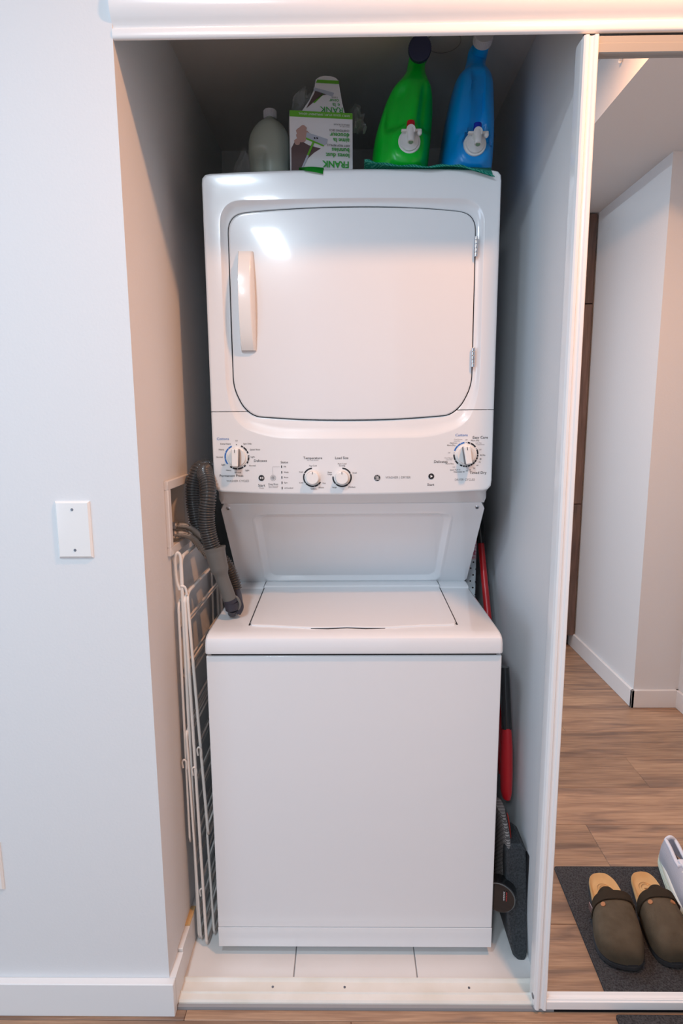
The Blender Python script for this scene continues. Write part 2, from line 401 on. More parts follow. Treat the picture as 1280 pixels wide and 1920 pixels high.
# tall brown cabinet at the hall's end (in the mirror)
t = thing('tall_cabinet', 'tall brown wood-grain cabinet at the end of the hall, seen in the mirror', 'cabinet', (.9, -2.6, 0))
b = NB(); box(b, .36, 1.318, -2.94, -2.175, .08, 2.415); box(b, .40, 1.305, -2.94, -2.22, 0, .08); link('body', b, mat('cabinet_side', (.05, .035, .03), .6), t, smooth=False)
for z0, z1 in ((.082, .861), (.865, 1.954), (1.960, 2.413)):
    for x0, x1 in ((.36, .835), (.839, 1.314)):
        b = NB(); box(b, x0, x1, -2.174, -2.154, z0, z1, .001, 1); link('door', b, M_cab, t, smooth=False)

# blank plates on the left wall
def plate(name, label, x, z, wd=.070, h=.116):
    t = thing(name, label, 'wall plate', (x, 0, z))
    b = NB(); V = []
    for (dx, y) in ((0, 0), (0, -.0025), (.0035, -.0062)):
        a, c = wd/2-dx, h/2-dx
        V.append([(x-a, y, z-c), (x+a, y, z-c), (x+a, y, z+c), (x-a, y, z+c)])
    loft(b, V, cap0=False); link('cover', b, M_white, t, angle=20)
    for dz in (-.0415, .0415):
        s = NB(); cyl(s, (x, -.006, z+dz), (x, -.0074, z+dz), .0030, .0024, 14); sc = link('screw', s, M_screw, t)
        s = NB(); box(s, x-.0022, x+.0022, -.0078, -.0072, z+dz-.0004, z+dz+.0004); link('slot', s, M_dark, sc, smooth=False) if False else s.free()
    return t
plate('wall_plate', 'white blank plate with two screws at mid height on the left wall', -.563, 1.131)
plate('wall_plate', 'white plate low on the left wall, cut by the frame edge', -.818, .372)

# ------------------------------------------------------------------ stacked washer dryer
W = .3415
U = thing('laundry_center', 'white stacked washer and dryer with top-loading washer below', 'washer dryer', (0, .5, 0))
def ang_loop(fn, N=240): return [fn(2*PI*k/N) for k in range(N)]
def poly_ray(poly, c, a):
    """distance from c to closed poly along the angle a"""
    dx, dz = math.cos(a), math.sin(a); best = 1e9
    for i in range(len(poly)):
        x0, z0 = poly[i]; x1, z1 = poly[(i+1) % len(poly)]
        ex, ez = x1-x0, z1-z0; den = dx*ez-dz*ex
        if abs(den) < 1e-12: continue
        t = ((x0-c[0])*ez-(z0-c[1])*ex)/den; s = ((x0-c[0])*dz-(z0-c[1])*dx)/den
        if t > 0 and -1e-6 <= s <= 1+1e-6: best = min(best, t)
    return best
def rounded(pts, r, k=7):
    """pts [(x,z,radius)] -> polygon with arcs"""
    out = []; n = len(pts)
    for i in range(n):
        p = Vector(pts[i][:2]); rad = pts[i][2] if len(pts[i]) > 2 else r
        a = Vector(pts[i-1][:2])-p; c = Vector(pts[(i+1) % n][:2])-p
        la, lc = a.length, c.length; a.normalize(); c.normalize()
        d = min(rad, la*.49, lc*.49)
        P0, P1 = p+a*d, p+c*d
        for j in range(k+1):
            t = j/k; q = P0*(1-t)**2+p*2*t*(1-t)+P1*t*t; out.append((q.x, q.y))
    return out
YD = .272
door_poly = rounded([(-.284, 1.815, .040), (-.20, 1.8225, .06), (-.10, 1.827, .08), (0, 1.8285, .08), (.10, 1.827, .08), (.20, 1.8215, .06), (.2855, 1.812, .040),
                     (.2855, 1.425, .05), (.262, 1.378, .04), (.235, 1.356, .03), (.12, 1.3475, .1), (0, 1.3455, .1), (-.12, 1.3475, .1), (-.235, 1.356, .03), (-.262, 1.378, .04), (-.284, 1.425, .05)], .04)
ridge_poly = rounded([(-.303, 1.845, .055), (-.18, 1.8445, .06), (0, 1.8475, .1), (.18, 1.8445, .06), (.305, 1.842, .055), (.305, 1.42, .08), (.285, 1.335, .09), (.20, 1.301, .08), (0, 1.299, .1), (-.20, 1.301, .08), (-.285, 1.335, .09), (-.303, 1.42, .08)], .05)
outer_poly = rounded([(-W, 1.902, .018), (-.2, 1.9075, .06), (0, 1.9095, .1), (.2, 1.9075, .06), (W, 1.902, .018), (W, 1.172, .022), (.2, 1.1645, .08), (0, 1.161, .1), (-.2, 1.1645, .08), (-W, 1.172, .022)], .02)
back_poly = rounded([(-W, 1.906, .012), (0, 1.9095, .1), (W, 1.906, .012), (W, 1.135, .004), (0, 1.135, .004), (-W, 1.135, .004)], .01)
cen = (0, 1.56)
def ring(poly, y, off=0.0, N=300):
    out = []
    for k in range(N):
        a = 2*PI*k/N+.0001; d = poly_ray(poly, cen, a)+off
        out.append((cen[0]+math.cos(a)*d, y, cen[1]+math.sin(a)*d))
    return out
def blend(p, q, t, y): return [(a[0]*(1-t)+c[0]*t, y, a[2]*(1-t)+c[2]*t) for a, c in zip(p, q)]
dr, rr_, orr, bk = ring(door_poly, 0, .0026), ring(ridge_poly, 0), ring(outer_poly, 0), ring(back_poly, 0)
oin = ring(outer_poly, 0, -.008)
def setY(r, y): return [(p[0], y, p[2]) for p in r]
def face_shell():
    b = NB()
    loft(b, [setY(ring(door_poly, 0, -.012), YD+.030), setY(dr, YD+.030), setY(dr, YD+.010), blend(dr, rr_, .06, YD+.0086), blend(dr, rr_, .35, YD+.0080), blend(dr, rr_, .60, YD+.0060), blend(dr, rr_, .80, YD+.0024), blend(dr, rr_, .93, YD+.0004), setY(rr_, YD),
             blend(rr_, oin, .5, YD-.0003), setY(oin, YD), blend(oin, orr, .55, YD+.0014), blend(oin, orr, .87, YD+.0042), setY(orr, YD+.009), blend(orr, bk, .5, YD+.034), setY(bk, .332)], cap0=True, cap1=False)
    return b
b = face_shell(); bmesh.ops.bisect_plane(b, geom=b.verts[:]+b.edges[:]+b.faces[:], plane_co=(0, 0, 1.3685), plane_no=(0, 0, 1), clear_inner=True); 
shell_up = link('dryer_front', b, M_enamel, U, angle=32)
b = face_shell(); bmesh.ops.bisect_plane(b, geom=b.verts[:]+b.edges[:]+b.faces[:], plane_co=(0, 0, 1.3668), plane_no=(0, 0, 1), clear_outer=True)
cp = link('control_panel', b, M_panel, U, angle=32)
b = NB(); box(b, -W, W, .332, .90, 1.135, 1.9075, .008, 3); 
link('dryer_cabinet', b, M_enamel, U)
b = NB(); loft(b, [setY(ring(door_poly, 0, .0030), YD+.029), setY(ring(door_poly, 0, .0030), YD+.012), setY(ring(door_poly, 0, .0024), YD+.012), setY(ring(door_poly, 0, .0024), YD+.029)], cap0=False, cap1=False); link('gap_shade', b, M_dark, U)  # dark band lining the door gap, painting in the shade of its depth
# door
b = NB()
din = ring(door_poly, 0, -.0002)
loft(b, [setY(din, YD+.026), setY(din, YD+.0075), blend(din, [(cen[0], 0, cen[1])]*300, .006, YD+.0052), blend(din, [(cen[0], 0, cen[1])]*300, .016, YD+.0042), blend(din, [(cen[0], 0, cen[1])]*300, .3, YD+.0034), blend(din, [(cen[0], 0, cen[1])]*300, .7, YD+.0030)], cap0=True, cap1=True)
door = link('dryer_door', b, M_enamel, U, angle=30)
# handle: bowed grip
b = NB(); n = 16; rings = []
for i in range(n+1):
    t = i/n; z = 1.510+t*.222; bow = .010+.026*math.sin(PI*t)**.7
    y0 = YD+.004; xo = .0015*math.sin(PI*t)
    rings.append([(-.2625, y0, z), (-.2625+.001, y0-bow*.75, z), (-.2595, y0-bow, z), (-.2340, y0-bow, z), (-.2305, y0-bow+.003, z), (-.2275+xo*2, y0-bow*.5, z), (-.2270+xo, y0, z)])
loft(b, rings); link('handle', b, M_white, door, angle=45)
for z in (1.738, 1.490):
    b = NB()
    for k in range(5): cyl(b, (.2862, YD-.0015, z-.0225+k*.009), (.2862, YD-.0015, z-.0225+k*.009+.0084), .0045, n=16, bev=.0007)
    box(b, .2845, .288, YD-.001, YD+.014, z-.0225, z+.0225); link('hinge', b, M_chrome, door)
# dials and print
YP = YD-.0009
def dial(name, x, z, r, depth, big, ang):
    b = NB(); cyl(b, (x, YD+.001, z), (x, YD-.003, z), r*1.12, r*1.10, 48)
    base = link(name, b, M_white, U)
    if big:
        b = NB(); cyl(b, (x, YD-.003, z), (x, YD-.008, z), r, r*.94, 48, .001)
        link('skirt', b, M_white, base)
        b = NB(); box(b, -.0085, .0085, -.024, 0, -r*.94, r*.94, .003, 3)
        for v in b.verts:
            if v.co.z < 0: v.co.x *= .92
        bmesh.ops.transform(b, matrix=Matrix.Translation((x, YD-.007, z)) @ Matrix.Rotation(ang, 4, 'Y'), verts=b.verts); gp = link('grip', b, M_white, base)
        b = NB(); box(b, -.0089, .0089, -.0200, -.001, -r*.965, r*.90, .002, 2)  # darker box slightly wider than the grip, showing along its sides
        bmesh.ops.transform(b, matrix=Matrix.Translation((x, YD-.007, z)) @ Matrix.Rotation(ang, 4, 'Y'), verts=b.verts); link('grip_side', b, M_gripside, base, label='dark box along the sides of the grip')
        p0 = (0, -.0315+.0002, r*.55); y = YD-.007-.0243
    else:
        b = NB(); cyl(b, (x, YD-.003, z), (x, YD-.020, z), r, r*.86, 48, .0015); link('cap', b, M_white, base); y = YD-.0203
    b = NB(); box(b, -.0006, .0006, -.0003, .0001, r*.52, r*.86)
    bmesh.ops.transform(b, matrix=Matrix.Translation((x, y, z)) @ Matrix.Rotation(ang, 4, 'Y'), verts=b.verts); link('pointer', b, M_black, base, smooth=False)
    return base
dial('cycle_dial', -.2811, 1.2583, .0232, .02, True, .03)
dial('cycle_dial', .2754, 1.2612, .0232, .02, True, -.16)
dial('small_dial', -.0970, 1.2076, .0175, .02, False, .06)
dial('small_dial', -.0252, 1.2072, .0175, .02, False, .0)
def arc(bm, x, z, r0, r1, a0, a1, mi):
    n = max(3, int(abs(a1-a0)/4)); P = []
    for k in range(n+1): a = math.radians(90-(a0+(a1-a0)*k/n)); P.append((x+r1*math.cos(a), z+r1*math.sin(a)))
    for k in range(n, -1, -1): a = math.radians(90-(a0+(a1-a0)*k/n)); P.append((x+r0*math.cos(a), z+r0*math.sin(a)))
    flat(bm, P, YP, mi)
pr = NB()
def T(s, size, x, z, mi=0, **k): textm(pr, s, size, x, z, YP-.0001, mi, **k)
# left dial
x, z = -.2811, 1.2583; R0, R1 = .0270, .0305
for a0, a1, mi in ((-125, -100, 2), (-98, -70, 2), (-68, -45, 2), (-43, -24, 2), (22, 33, 0), (36, 58, 0), (61, 72, 0), (82, 88, 0), (91, 108, 0), (111, 122, 0), (134, 145, 0), (149, 176, 0), (180, 203, 0), (206, 217, 0)):
    arc(pr, x, z, R0, R1, a0, a1, mi)
cyl(pr, (x, YP, z+.030), (x, YP-.0002, z+.030), .0012, n=10)
T('Cottons', .0090, -.3135, 1.3025, 2); T('Off', .0048, x, 1.2975, 1); T('Extra Heavy', .0052, -.3075, 1.2905, 0); T('Heavy', .0052, -.3185, 1.2768); T('Normal', .0052, -.3235, 1.2585); T('Light', .0052, -.3155, 1.2400)
T('Heavy', .0052, -.3025, 1.2262); T('Normal', .0052, -.2800, 1.2205); T('Light', .0052, -.2570, 1.2257); T('Normal', .0052, -.2440, 1.2372); T('Light', .0052, -.2425, 1.2585); T('Delicates', .0086, -.2240, 1.2490); T('Quick Rinse', .0052, -.2365, 1.2762); T('Spin Only', .0052, -.2545, 1.2905)
T('Permanent Press', .0086, -.2960, 1.2127); T('WASHER CYCLES', .0072, -.2810, 1.1998, 1)
# start, rinse, status
cyl(pr, (-.2226, YP, 1.2070), (-.2226, YP-.0004, 1.2070), .0072, n=28)
T('Start', .0090, -.2228, 1.1885); T('Pause', .0050, -.2228, 1.1822, 1)
arc(pr, -.1940, 1.2070, .0064, .0070, 0, 359, 1); arc(pr, -.1940, 1.2070, .0036, .0044, 0, 359, 0); cyl(pr, (-.1940, YP, 1.2070), (-.1940, YP-.0002, 1.2070), .0016, n=10)
T('Deep Rinse', .0052, -.1942, 1.1915); T('Use when using', .0038, -.1942, 1.1872, 1); T('fabric softener', .0038, -.1942, 1.1837, 1)
T('Status', .0076, -.1655, 1.2450)
for zz, s in ((1.2342, 'Fill'), (1.2205, 'Wash'), (1.2080, 'Rinse'), (1.1949, 'Spin'), (1.1818, 'Lid Locked')):
    flat(pr, [(-.1736, zz-.0030), (-.1714, zz-.0030), (-.1714, zz+.0030), (-.1736, zz+.0030)], YP); T(s, .0050, -.1675, zz, 0, align='LEFT')
flat(pr, [(-.1944, 1.2145), (-.1940, 1.2145), (-.1940, 1.2340), (-.1760, 1.2340), (-.1760, 1.2344), (-.1944, 1.2344)], YP, 1)
# temperature and load size
x, z = -.0970, 1.2076
for a0, a1 in ((-128, -66), (-62, -4), (122, 140), (143, 170), (173, 229)): arc(pr, x, z, .0205, .0238, a0, a1, 0)
T('Temperature', .0086, -.0962, 1.2548); T('All Cold Rinses', .0045, -.0962, 1.2495, 1); T('Tap Cold', .0050, -.0962, 1.2360); T('Cool', .0050, -.1255, 1.2210); T('Cold', .0050, -.1255, 1.1945); T('Colors', .0052, -.0955, 1.1795); T('Warm', .0052, -.0765, 1.1825); T('Hot', .0050, -.0690, 1.1932)
x, z = -.0252, 1.2072
for a0, a1 in ((2, 66), (70, 136), (140, 222), (226, 276)): arc(pr, x, z, .0205, .0238, a0, a1, 0)
T('Load Size', .0086, -.0258, 1.2545); T('Auto Load', .0050, -.0250, 1.2405); T('Sensing', .0050, -.0250, 1.2358); T('Extra', .0048, -.0550, 1.2195); T('Large', .0048, -.0550, 1.2150); T('Small', .0050, .0055, 1.2180); T('Large', .0050, -.0440, 1.1830); T('Medium', .0052, -.0010, 1.1832)
# emblem: round monogram
cyl(pr, (.0608, YP, 1.2055), (.0608, YP-.0003, 1.2055), .0074, n=32)
T('WASHER | DRYER', .0078, .1116, 1.2062, 1)
cyl(pr, (.1925, YP, 1.2085), (.1925, YP-.0004, 1.2085), .0070, n=28); T('Start', .0086, .1915, 1.1880)
# right dial
x, z = .2754, 1.2612
for a0, a1, mi in ((-72, -45, 2), (-43, -28, 2), (-26, -8, 2), (7, 20, 0), (23, 52, 0), (66, 88, 0), (91, 101, 0), (104, 115, 0), (118, 129, 0), (132, 142, 0), (145, 155, 0), (158, 169, 0), (172, 181, 0), (184, 193, 0), (196, 208, 0), (-140, -120, 0), (-117, -90, 0)):
    arc(pr, x, z, R0, R1, a0, a1, mi)
for a in (0, 60, -82, -146): ra = math.radians(90-a); cyl(pr, (x+.0288*math.cos(ra), YP, z+.0288*math.sin(ra)), (x+.0288*math.cos(ra), YP-.0002, z+.0288*math.sin(ra)), .0009, n=8)
T('Cottons', .0090, .2640, 1.3078, 2); T('Easy Care', .0092, .3090, 1.3018); T('Timed Dry', .0092, .3060, 1.2165); T('Delicates', .0090, .2150, 1.2438); T('DRYER CYCLES', .0072, .2743, 1.1998, 1)
T('Cool Down', .0042, .2560, 1.2975, 1); T('Less Dry', .0042, .2530, 1.2935, 1); T('Off', .0046, .2752, 1.2962, 1); T('Optimum', .0046, .2450, 1.2890); T('More Dry', .0050, .2395, 1.2835); T('More Dry', .0050, .2965, 1.2945); T('Less Dry', .0042, .3050, 1.2890, 1); T('Cool Down', .0042, .3100, 1.2850, 1)
T('Off', .0044, .3095, 1.2725, 1); T('90 Min', .0048, .3160, 1.2590, 0); T('80', .0046, .3112, 1.2500, 0); T('70', .0046, .3092, 1.2420, 0); T('60', .0046, .3040, 1.2345, 0); T('50', .0046, .2965, 1.2275, 0); T('40', .0046, .2865, 1.2235, 0); T('30', .0046, .2785, 1.2215, 0)
T('Off', .0044, .2345, 1.2655, 1); T('Cool Down', .0042, .2340, 1.2530, 1); T('Less Dry', .0042, .2350, 1.2490, 1); T('More Dry', .0048, .2365, 1.2390); T('Off', .0044, .2465, 1.2305, 1); T('Quick Fluff 10', .0044, .2500, 1.2238); T('Dewrinkle 20', .0048, .2600, 1.2190)
link('panel_print', pr, [M_black, M_grey, M_blue], cp, smooth=False, label='black, grey and blue lettering of the control panel', kind='stuff')
# white marks on the black buttons and the emblem
b = NB()
flat(b, [(.1905, 1.2050), (.1905, 1.2120), (.1960, 1.2085)], YP-.0007)
flat(b, [(-.2258, 1.2040), (-.2258, 1.2100), (-.2215, 1.2070)], YP-.0007); flat(b, [(-.2208, 1.2042), (-.2198, 1.2042), (-.2198, 1.2098), (-.2208, 1.2098)], YP-.0007); flat(b, [(-.2188, 1.2042), (-.2178, 1.2042), (-.2178, 1.2098), (-.2188, 1.2098)], YP-.0007)
def stroke(bm, pts, wd, y):
    P = catmull([(p[0], 0, p[1]) for p in pts], 6)
    for i in range(len(P)-1):
        d = (P[i+1]-P[i]).normalized(); nn = Vector((-d.z, 0, d.x))*wd/2
        flat(bm, [((P[i]+nn).x, (P[i]+nn).z), ((P[i]-nn).x, (P[i]-nn).z), ((P[i+1]-nn).x, (P[i+1]-nn).z), ((P[i+1]+nn).x, (P[i+1]+nn).z)], y)
ex, ez = .0608, 1.2055
def EM(pts): stroke(b, [(ex+p[0]*.0074, ez+p[1]*.0074) for p in pts], .0008, YP-.0007)
EM([(.05, .55), (-.35, .60), (-.55, .25), (-.30, .0), (.0, .25), (-.10, .45)]); EM([(-.30, .0), (.0, -.30), (-.10, -.65), (-.50, -.60), (-.45, -.25), (.10, .10)])
EM([(.60, .55), (.30, .62), (.12, .30), (.30, .05), (.55, .15)]); EM([(.30, .05), (.10, -.30), (.30, -.62), (.62, -.50), (.55, -.15), (.30, -.15)])
link('panel_symbols', b, M_tap, cp, smooth=False, label='white symbols on the black buttons and round emblem', kind='stuff')

# splash panel between the units
A = Vector((0, .332, 1.134)); B = Vector((0, .5535, .8592)); dv = (B-A).normalized(); nn = Vector((0, -1, 0)); nn = (nn-dv*nn.dot(dv)).normalized(); LL = (B-A).length
def SP(x, v, d=0): p = A+dv*v+nn*d; return (x, p.y, p.z)
b = NB(); N = 96
def sp_ring(hx, v0, v1, r, d, N=96):
    poly = rounded([(-hx, v0, r), (hx, v0, r), (hx, v1, r), (-hx, v1, r)], r); c = (0, LL/2); out = []
    for k in range(N):
        a = 2*PI*(k+.5)/N
        t = poly_ray(poly, c, a); out.append(SP(c[0]+math.cos(a)*t, c[1]+math.sin(a)*t, d))
    return out
loft(b, [sp_ring(W, 0, LL, .004, -.015), sp_ring(W, 0, LL, .004, -.001), sp_ring(W-.0015, .0015, LL-.0015, .004, 0), sp_ring(.267, .030, LL-.010, .030, 0), sp_ring(.264, .033, LL-.013, .030, .0015), sp_ring(.258, .038, LL-.019, .028, .0015), sp_ring(.246, .050, LL-.031, .024, -.007), sp_ring(.242, .054, LL-.035, .022, -.008)], cap0=True)
link('splash_panel', b, M_enamel, U, angle=30)
for x in (-.3215, .3215):
    b = NB(); p0 = Vector(SP(x, .016, .0)); p1 = Vector(SP(x, .016, .003)); cyl(b, p0, p1, .0058, .0042, 20); s = link('screw', b, M_chrome, U)
    b = NB(); cyl(b, p1, Vector(SP(x, .016, .0034)), .0016, n=8); link('socket', b, M_dark, s)
b = NB(); box(b, -W+.02, W-.02, .58, .88, .80, 1.136); link('rear_housing', b, M_dark, U, smooth=False)

# washer top deck
prof = [(.118, .8165), (.1165, .822), (.117, .842), (.121, .852), (.130, .8575), (.150, .8600), (.185, .8605), (.49, .8600), (.515, .8640), (.5535, .8600), (.60, .858), (.60, .8165)]
b = NB(); R = []
for x, ins in ((-W, .006), (-W+.002, .0025), (-W+.006, .0), (W-.006, .0), (W-.002, .0025), (W, .006)):
    cy, cz = .36, .838
    R.append([(x, y+(ins if y < cy else -ins), z-(ins if z > .83 else 0)) for y, z in prof])
loft(b, R); deck = link('washer_top', b, M_enamel, U, angle=25)
b = NB(); box(b, -W+.012, W-.012, .13, .60, .806, .8175); link('seam', b, M_dark, U, smooth=False)
# lid with wavy front lip
fr = [(-.2480, .196), (-.2440, .184), (-.235, .180), (-.19, .176), (-.14, .168), (-.10, .163), (-.06, .163), (-.015, .168), (.03, .163), (.07, .163), (.11, .168), (.16, .176), (.232, .180), (.2420, .184), (.2470, .196)]
outl = fr + [(.2535, .5515), (-.2570, .5515)]
b = NB(); V0 = [(x, y, .8555) for x, y in outl]; V1 = [(x, y, .8632) for x, y in outl]
cx, cy = 0, .36; V2 = [(x*.992, cy+(y-cy)*.985, .8652) for x, y in outl]
loft(b, [V0, V1, V2]); lid = link('lid', b, M_enamel, U, angle=35)
gap = NB(); 
for sx, xa, xb in ((-1, -.2490, -.2580), (1, .2480, .2545)):
    prism(gap, [(xa-.0018, .186), (xa+.0018, .186), (xb+.0024, .553), (xb-.0024, .553)], .8600, .8614, 'Z')
prism(gap, [(-.100, .163), (-.06, .1600), (-.015, .1650), (.03, .1600), (.075, .163), (.03, .167), (-.015, .172), (-.06, .167)], .8600, .8613, 'Z')
link('lid_gap', gap, M_dark, U, smooth=False)
b = NB(); prism(b, [(.495, .865), (.500, .8690), (.540, .8700), (.5515, .8675), (.5515, .862), (.495, .862)], -.2555, .2520); link('lid_hinge', b, M_enamel, lid, angle=35)
for xa, xb in ((-W+.004, -.2595), (.2560, W-.004)):
    b = NB(); prism(b, [(.495, .8605), (.502, .8660), (.540, .8685), (.5515, .8660), (.5515, .859), (.495, .859)], xa, xb); link('hinge_cover', b, M_enamel, U, angle=35)
# washer cabinet
b = NB(); box(b, -W, W, .126, .92, .0942, .8085, .0035, 3); link('washer_cabinet', b, M_enamel, U)
b = NB(); box(b, -W, W, .1264, .90, .0392, .0936, .0012, 2); link('kick_panel', b, M_enamel, U)
b = NB(); box(b, -W+.02, W-.02, .128, .14, .055, .0575); b.free()
for x in (-.29, .29):
    for y in (.26, .84):
        b = NB(); cyl(b, (x, y, .0095), (x, y, .020), .020, .017, 20); cyl(b, (x, y, .02), (x, y, .042), .008, n=12); link('foot', b, M_rubber, U)

# ------------------------------------------------------------------ things on top of the dryer
ZT = 1.9125
def jug(name, label, secs, m, pockets, capm, capc, capr, spout, btn, axis, rough_x=0):
    """secs: (z, xl, xr, yf, yb). pockets: function(x,z)->depth"""
    t = thing(name, label, 'bottle', ((secs[0][1]+secs[0][2])/2, (secs[0][3]+secs[0][4])/2, secs[0][0]))
    b = NB(); n = 88; rings = []
    P = catmull([(s[0], s[1], s[2]) for s in secs], 8); Q = catmull([(s[3], s[4], s[5] if len(s) > 5 else 3.2) for s in secs], 8)
    for p, q in zip(P, Q):
        z, xl, xr = p; yf, yb, e = q; cx, cy, a, c = (xl+xr)/2, (yf+yb)/2, (xr-xl)/2, (yb-yf)/2; rg = []
        for k in range(n):
            th = 2*PI*k/n; cs, sn = math.cos(th), math.sin(th)
            X = cx+a*math.copysign(abs(cs)**(2/e), cs); Y = cy+c*math.copysign(abs(sn)**(2/e), sn)
            if sn < 0: Y += pockets(X, z)*min(1, abs(sn)*2.0)
            rg.append((X, Y, z))
        rings.append(rg)
    loft(b, rings); link('body', b, m, t, angle=60)
    c = Vector(capc); ax = Vector(axis).normalized()
    b = NB(); cyl(b, c-ax*.05, c, capr*.86, capr*.86, 24); link('neck', b, m, t)
    b = NB(); cyl(b, c-ax*.004, c+ax*.016, capr*1.02, capr, 40, .002)
    cyl(b, c+ax*.016, c+ax*.0165, .0025, n=10)
    for k in range(36):
        a = 2*PI*k/36; o = ax.orthogonal().normalized(); o2 = ax.cross(o); p = c+(o*math.cos(a)+o2*math.sin(a))*capr*1.0
        cyl(b, p, p+ax*.014, .0009, n=5)
    link('cap', b, capm, t)
    if spout:
        s = Vector(spout)
        b = NB(); cyl(b, s+Vector((0, .012, 0)), s, .0265, .0255, 40, .002); cyl(b, s, s+Vector((0, -.004, 0)), .0215, .0205, 40)
        link('tap_collar', b, M_tap, t)
        b = NB(); cyl(b, s+Vector((.001, -.002, .014)), s+Vector((.001, -.028, .014)), .0100, .0100, 24, .001)
        cyl(b, s+Vector((.001, -.020, .016)), s+Vector((.001, -.026, -.012)), .0090, .0076, 24)
        box(b, s.x-.020, s.x+.026, s.y-.020, s.y-.010, s.z+.013, s.z+.0185, .0025, 2); ball(b, s+Vector((.021, -.015, .012)), .006, (1, 1, 1.2)); link('tap', b, M_tap, t)
        b = NB(); cyl(b, s+Vector((.001, -.0265, -.0128)), s+Vector((.001, -.0259, -.0118)), .0052, n=16); link('tap_opening', b, mat('tap_inside', (.18, .30, .20), .5), t)
        b = NB(); cyl(b, s+Vector((.001, -.014, .018)), s+Vector((.002, -.014, .036)), .0098, .0088, 24, .002); link('tap_button', b, btn, t)
    return t
def sm(x, a, b_): t = max(0, min(1, (x-a)/(b_-a))); return t*t*(3-2*t)
def gpocket(x, z):
    cx = .125+(z-1.93)*.14; d = abs(x-cx); u = z-1.908
    ridge = .010+.030*max(0, 1-(u-.06)/.07)**2 if u > .06 else .2
    m = sm(d, ridge, ridge+.012)*(1-sm(d, .050, .066))*sm(u, .085, .115)*(1-sm(u, .175, .215))
    dd = math.hypot(x-.133, (z-1.966)); rg = .0032*(1 if .034 < dd < .037 else 0)
    return m*.020-rg*0-.012*(1-sm(dd, .036, .060))*(1 if u < .12 else 0)
G = [(ZT, .072, .168, .325, .50), (ZT+.006, .056, .180, .312, .52), (1.935, .050, .185, .306, .53), (1.97, .052, .189, .306, .53), (2.02, .060, .194, .308, .52), (2.075, .078, .197, .315, .50), (2.11, .094, .194, .324, .48), (2.135, .114, .186, .336, .46, 2.6), (2.155, .130, .178, .345, .42, 2.2), (2.175, .136, .176, .350, .40, 2), (2.192, .140, .172, .356, .39, 2), (2.200, .150, .164, .365, .38, 2)]
jug('detergent_jug', 'bright green detergent jug with a navy cap and red-topped white tap', G, M_green, gpocket, M_cap_dark, (.1585, .333, 2.182), .0255, (.133, .293, 1.972), M_red, (-.08, -.97, -.28))
def bpocket(x, z):
    cx = .292; d = abs(x-cx); u = z-1.908
    hw = .011 if u > .115 else .011+.022*sm(-u, -.115, -.060)
    m = (1-sm(d, hw, hw+.005))*sm(u, .058, .070)*(1-sm(u, .215, .235))
    m2 = m*(.009 if u > .115 else .013)
    dd = math.hypot(x-.283, (z-1.962))
    return m2-.008*(1-sm(dd, .034, .052))*(1 if u < .10 else 0)
Bs = [(ZT, .228, .318, .325, .50), (ZT+.006, .219, .331, .310, .52), (1.935, .216, .338, .306, .53), (1.97, .220, .341, .306, .53), (2.02, .227, .342, .308, .53), (2.075, .236, .340, .314, .52), (2.12, .245, .337, .321, .50), (2.142, .252, .332, .330, .48, 3), (2.160, .268, .322, .342, .44, 2.4), (2.178, .274, .318, .350, .41, 2), (2.200, .278, .316, .355, .39, 2), (2.213, .288, .306, .362, .38, 2)]
jug('detergent_jug', 'blue detergent jug with a white cap and blue-topped white tap', Bs, M_bluep, bpocket, M_cap_white, (.3015, .334, 2.199), .0215, (.283, .294, 1.966), M_bluebtn, (0, -.93, .30))
def wp(x, z):
    u = z-1.908; return .016*(1-sm(abs(x+.224), .016, .030))*(1-sm(u, .05, .075))
Ws = [(1.9085, -.230, -.160, .335, .43, 2.6), (1.916, -.240, -.150, .325, .44, 2.6), (1.95, -.244, -.147, .322, .445, 2.6), (1.985, -.247, -.144, .322, .445, 2.4), (2.018, -.243, -.147, .326, .44, 2.2), (2.043, -.228, -.160, .338, .43, 2), (2.058, -.208, -.180, .365, .405, 2), (2.066, -.205, -.183, .370, .40, 2)]
t = jug('bleach_bottle', 'cloudy grey-green plastic bottle with a white cap left of the carton', Ws, M_milk, wp, M_cap_white, (-.194, .385, 2.068), .0150, None, None, (0, 0, 1))

# crumpled clear bag left of the bottle
def film(bm, x0, x1, y0, y1, z0, z1, seed, amp=.012, n=16):
    V = []
    for i in range(n+1):
        row = []
        for j in range(n+1):
            u, v = i/n, j/n; q = Vector((u*3+seed, v*3, seed*.7)); e = noise.noise(q)*amp; e2 = noise.noise(q*2.3+Vector((5, 5, 5)))*amp
            taper = 1-.35*v*v
            xx = (x0+x1)/2+(x1-x0)*(u-.5)*taper; row.append(bm.verts.new((xx+e2*.6, (y0+y1)/2+(y1-y0)*(v)+e*1.6, z0+(z1-z0)*v*(1-.25*abs(u-.5)*2)+e2*.8)))
        V.append(row)
    for i in range(n):
        for j in range(n): bm.faces.new((V[i][j], V[i+1][j], V[i+1][j+1], V[i][j+1]))
t = thing('plastic_bag', 'crumpled clear plastic bag at the far left on the dryer', 'bag', (-.275, .49, 1.909))
b = NB(); film(b, -.312, -.240, .47, .48, 1.915, 2.045, 3.3, .010); film(b, -.308, -.236, .51, .50, 1.915, 2.04, 5.1, .010); link('film', b, M_film, t, angle=80)

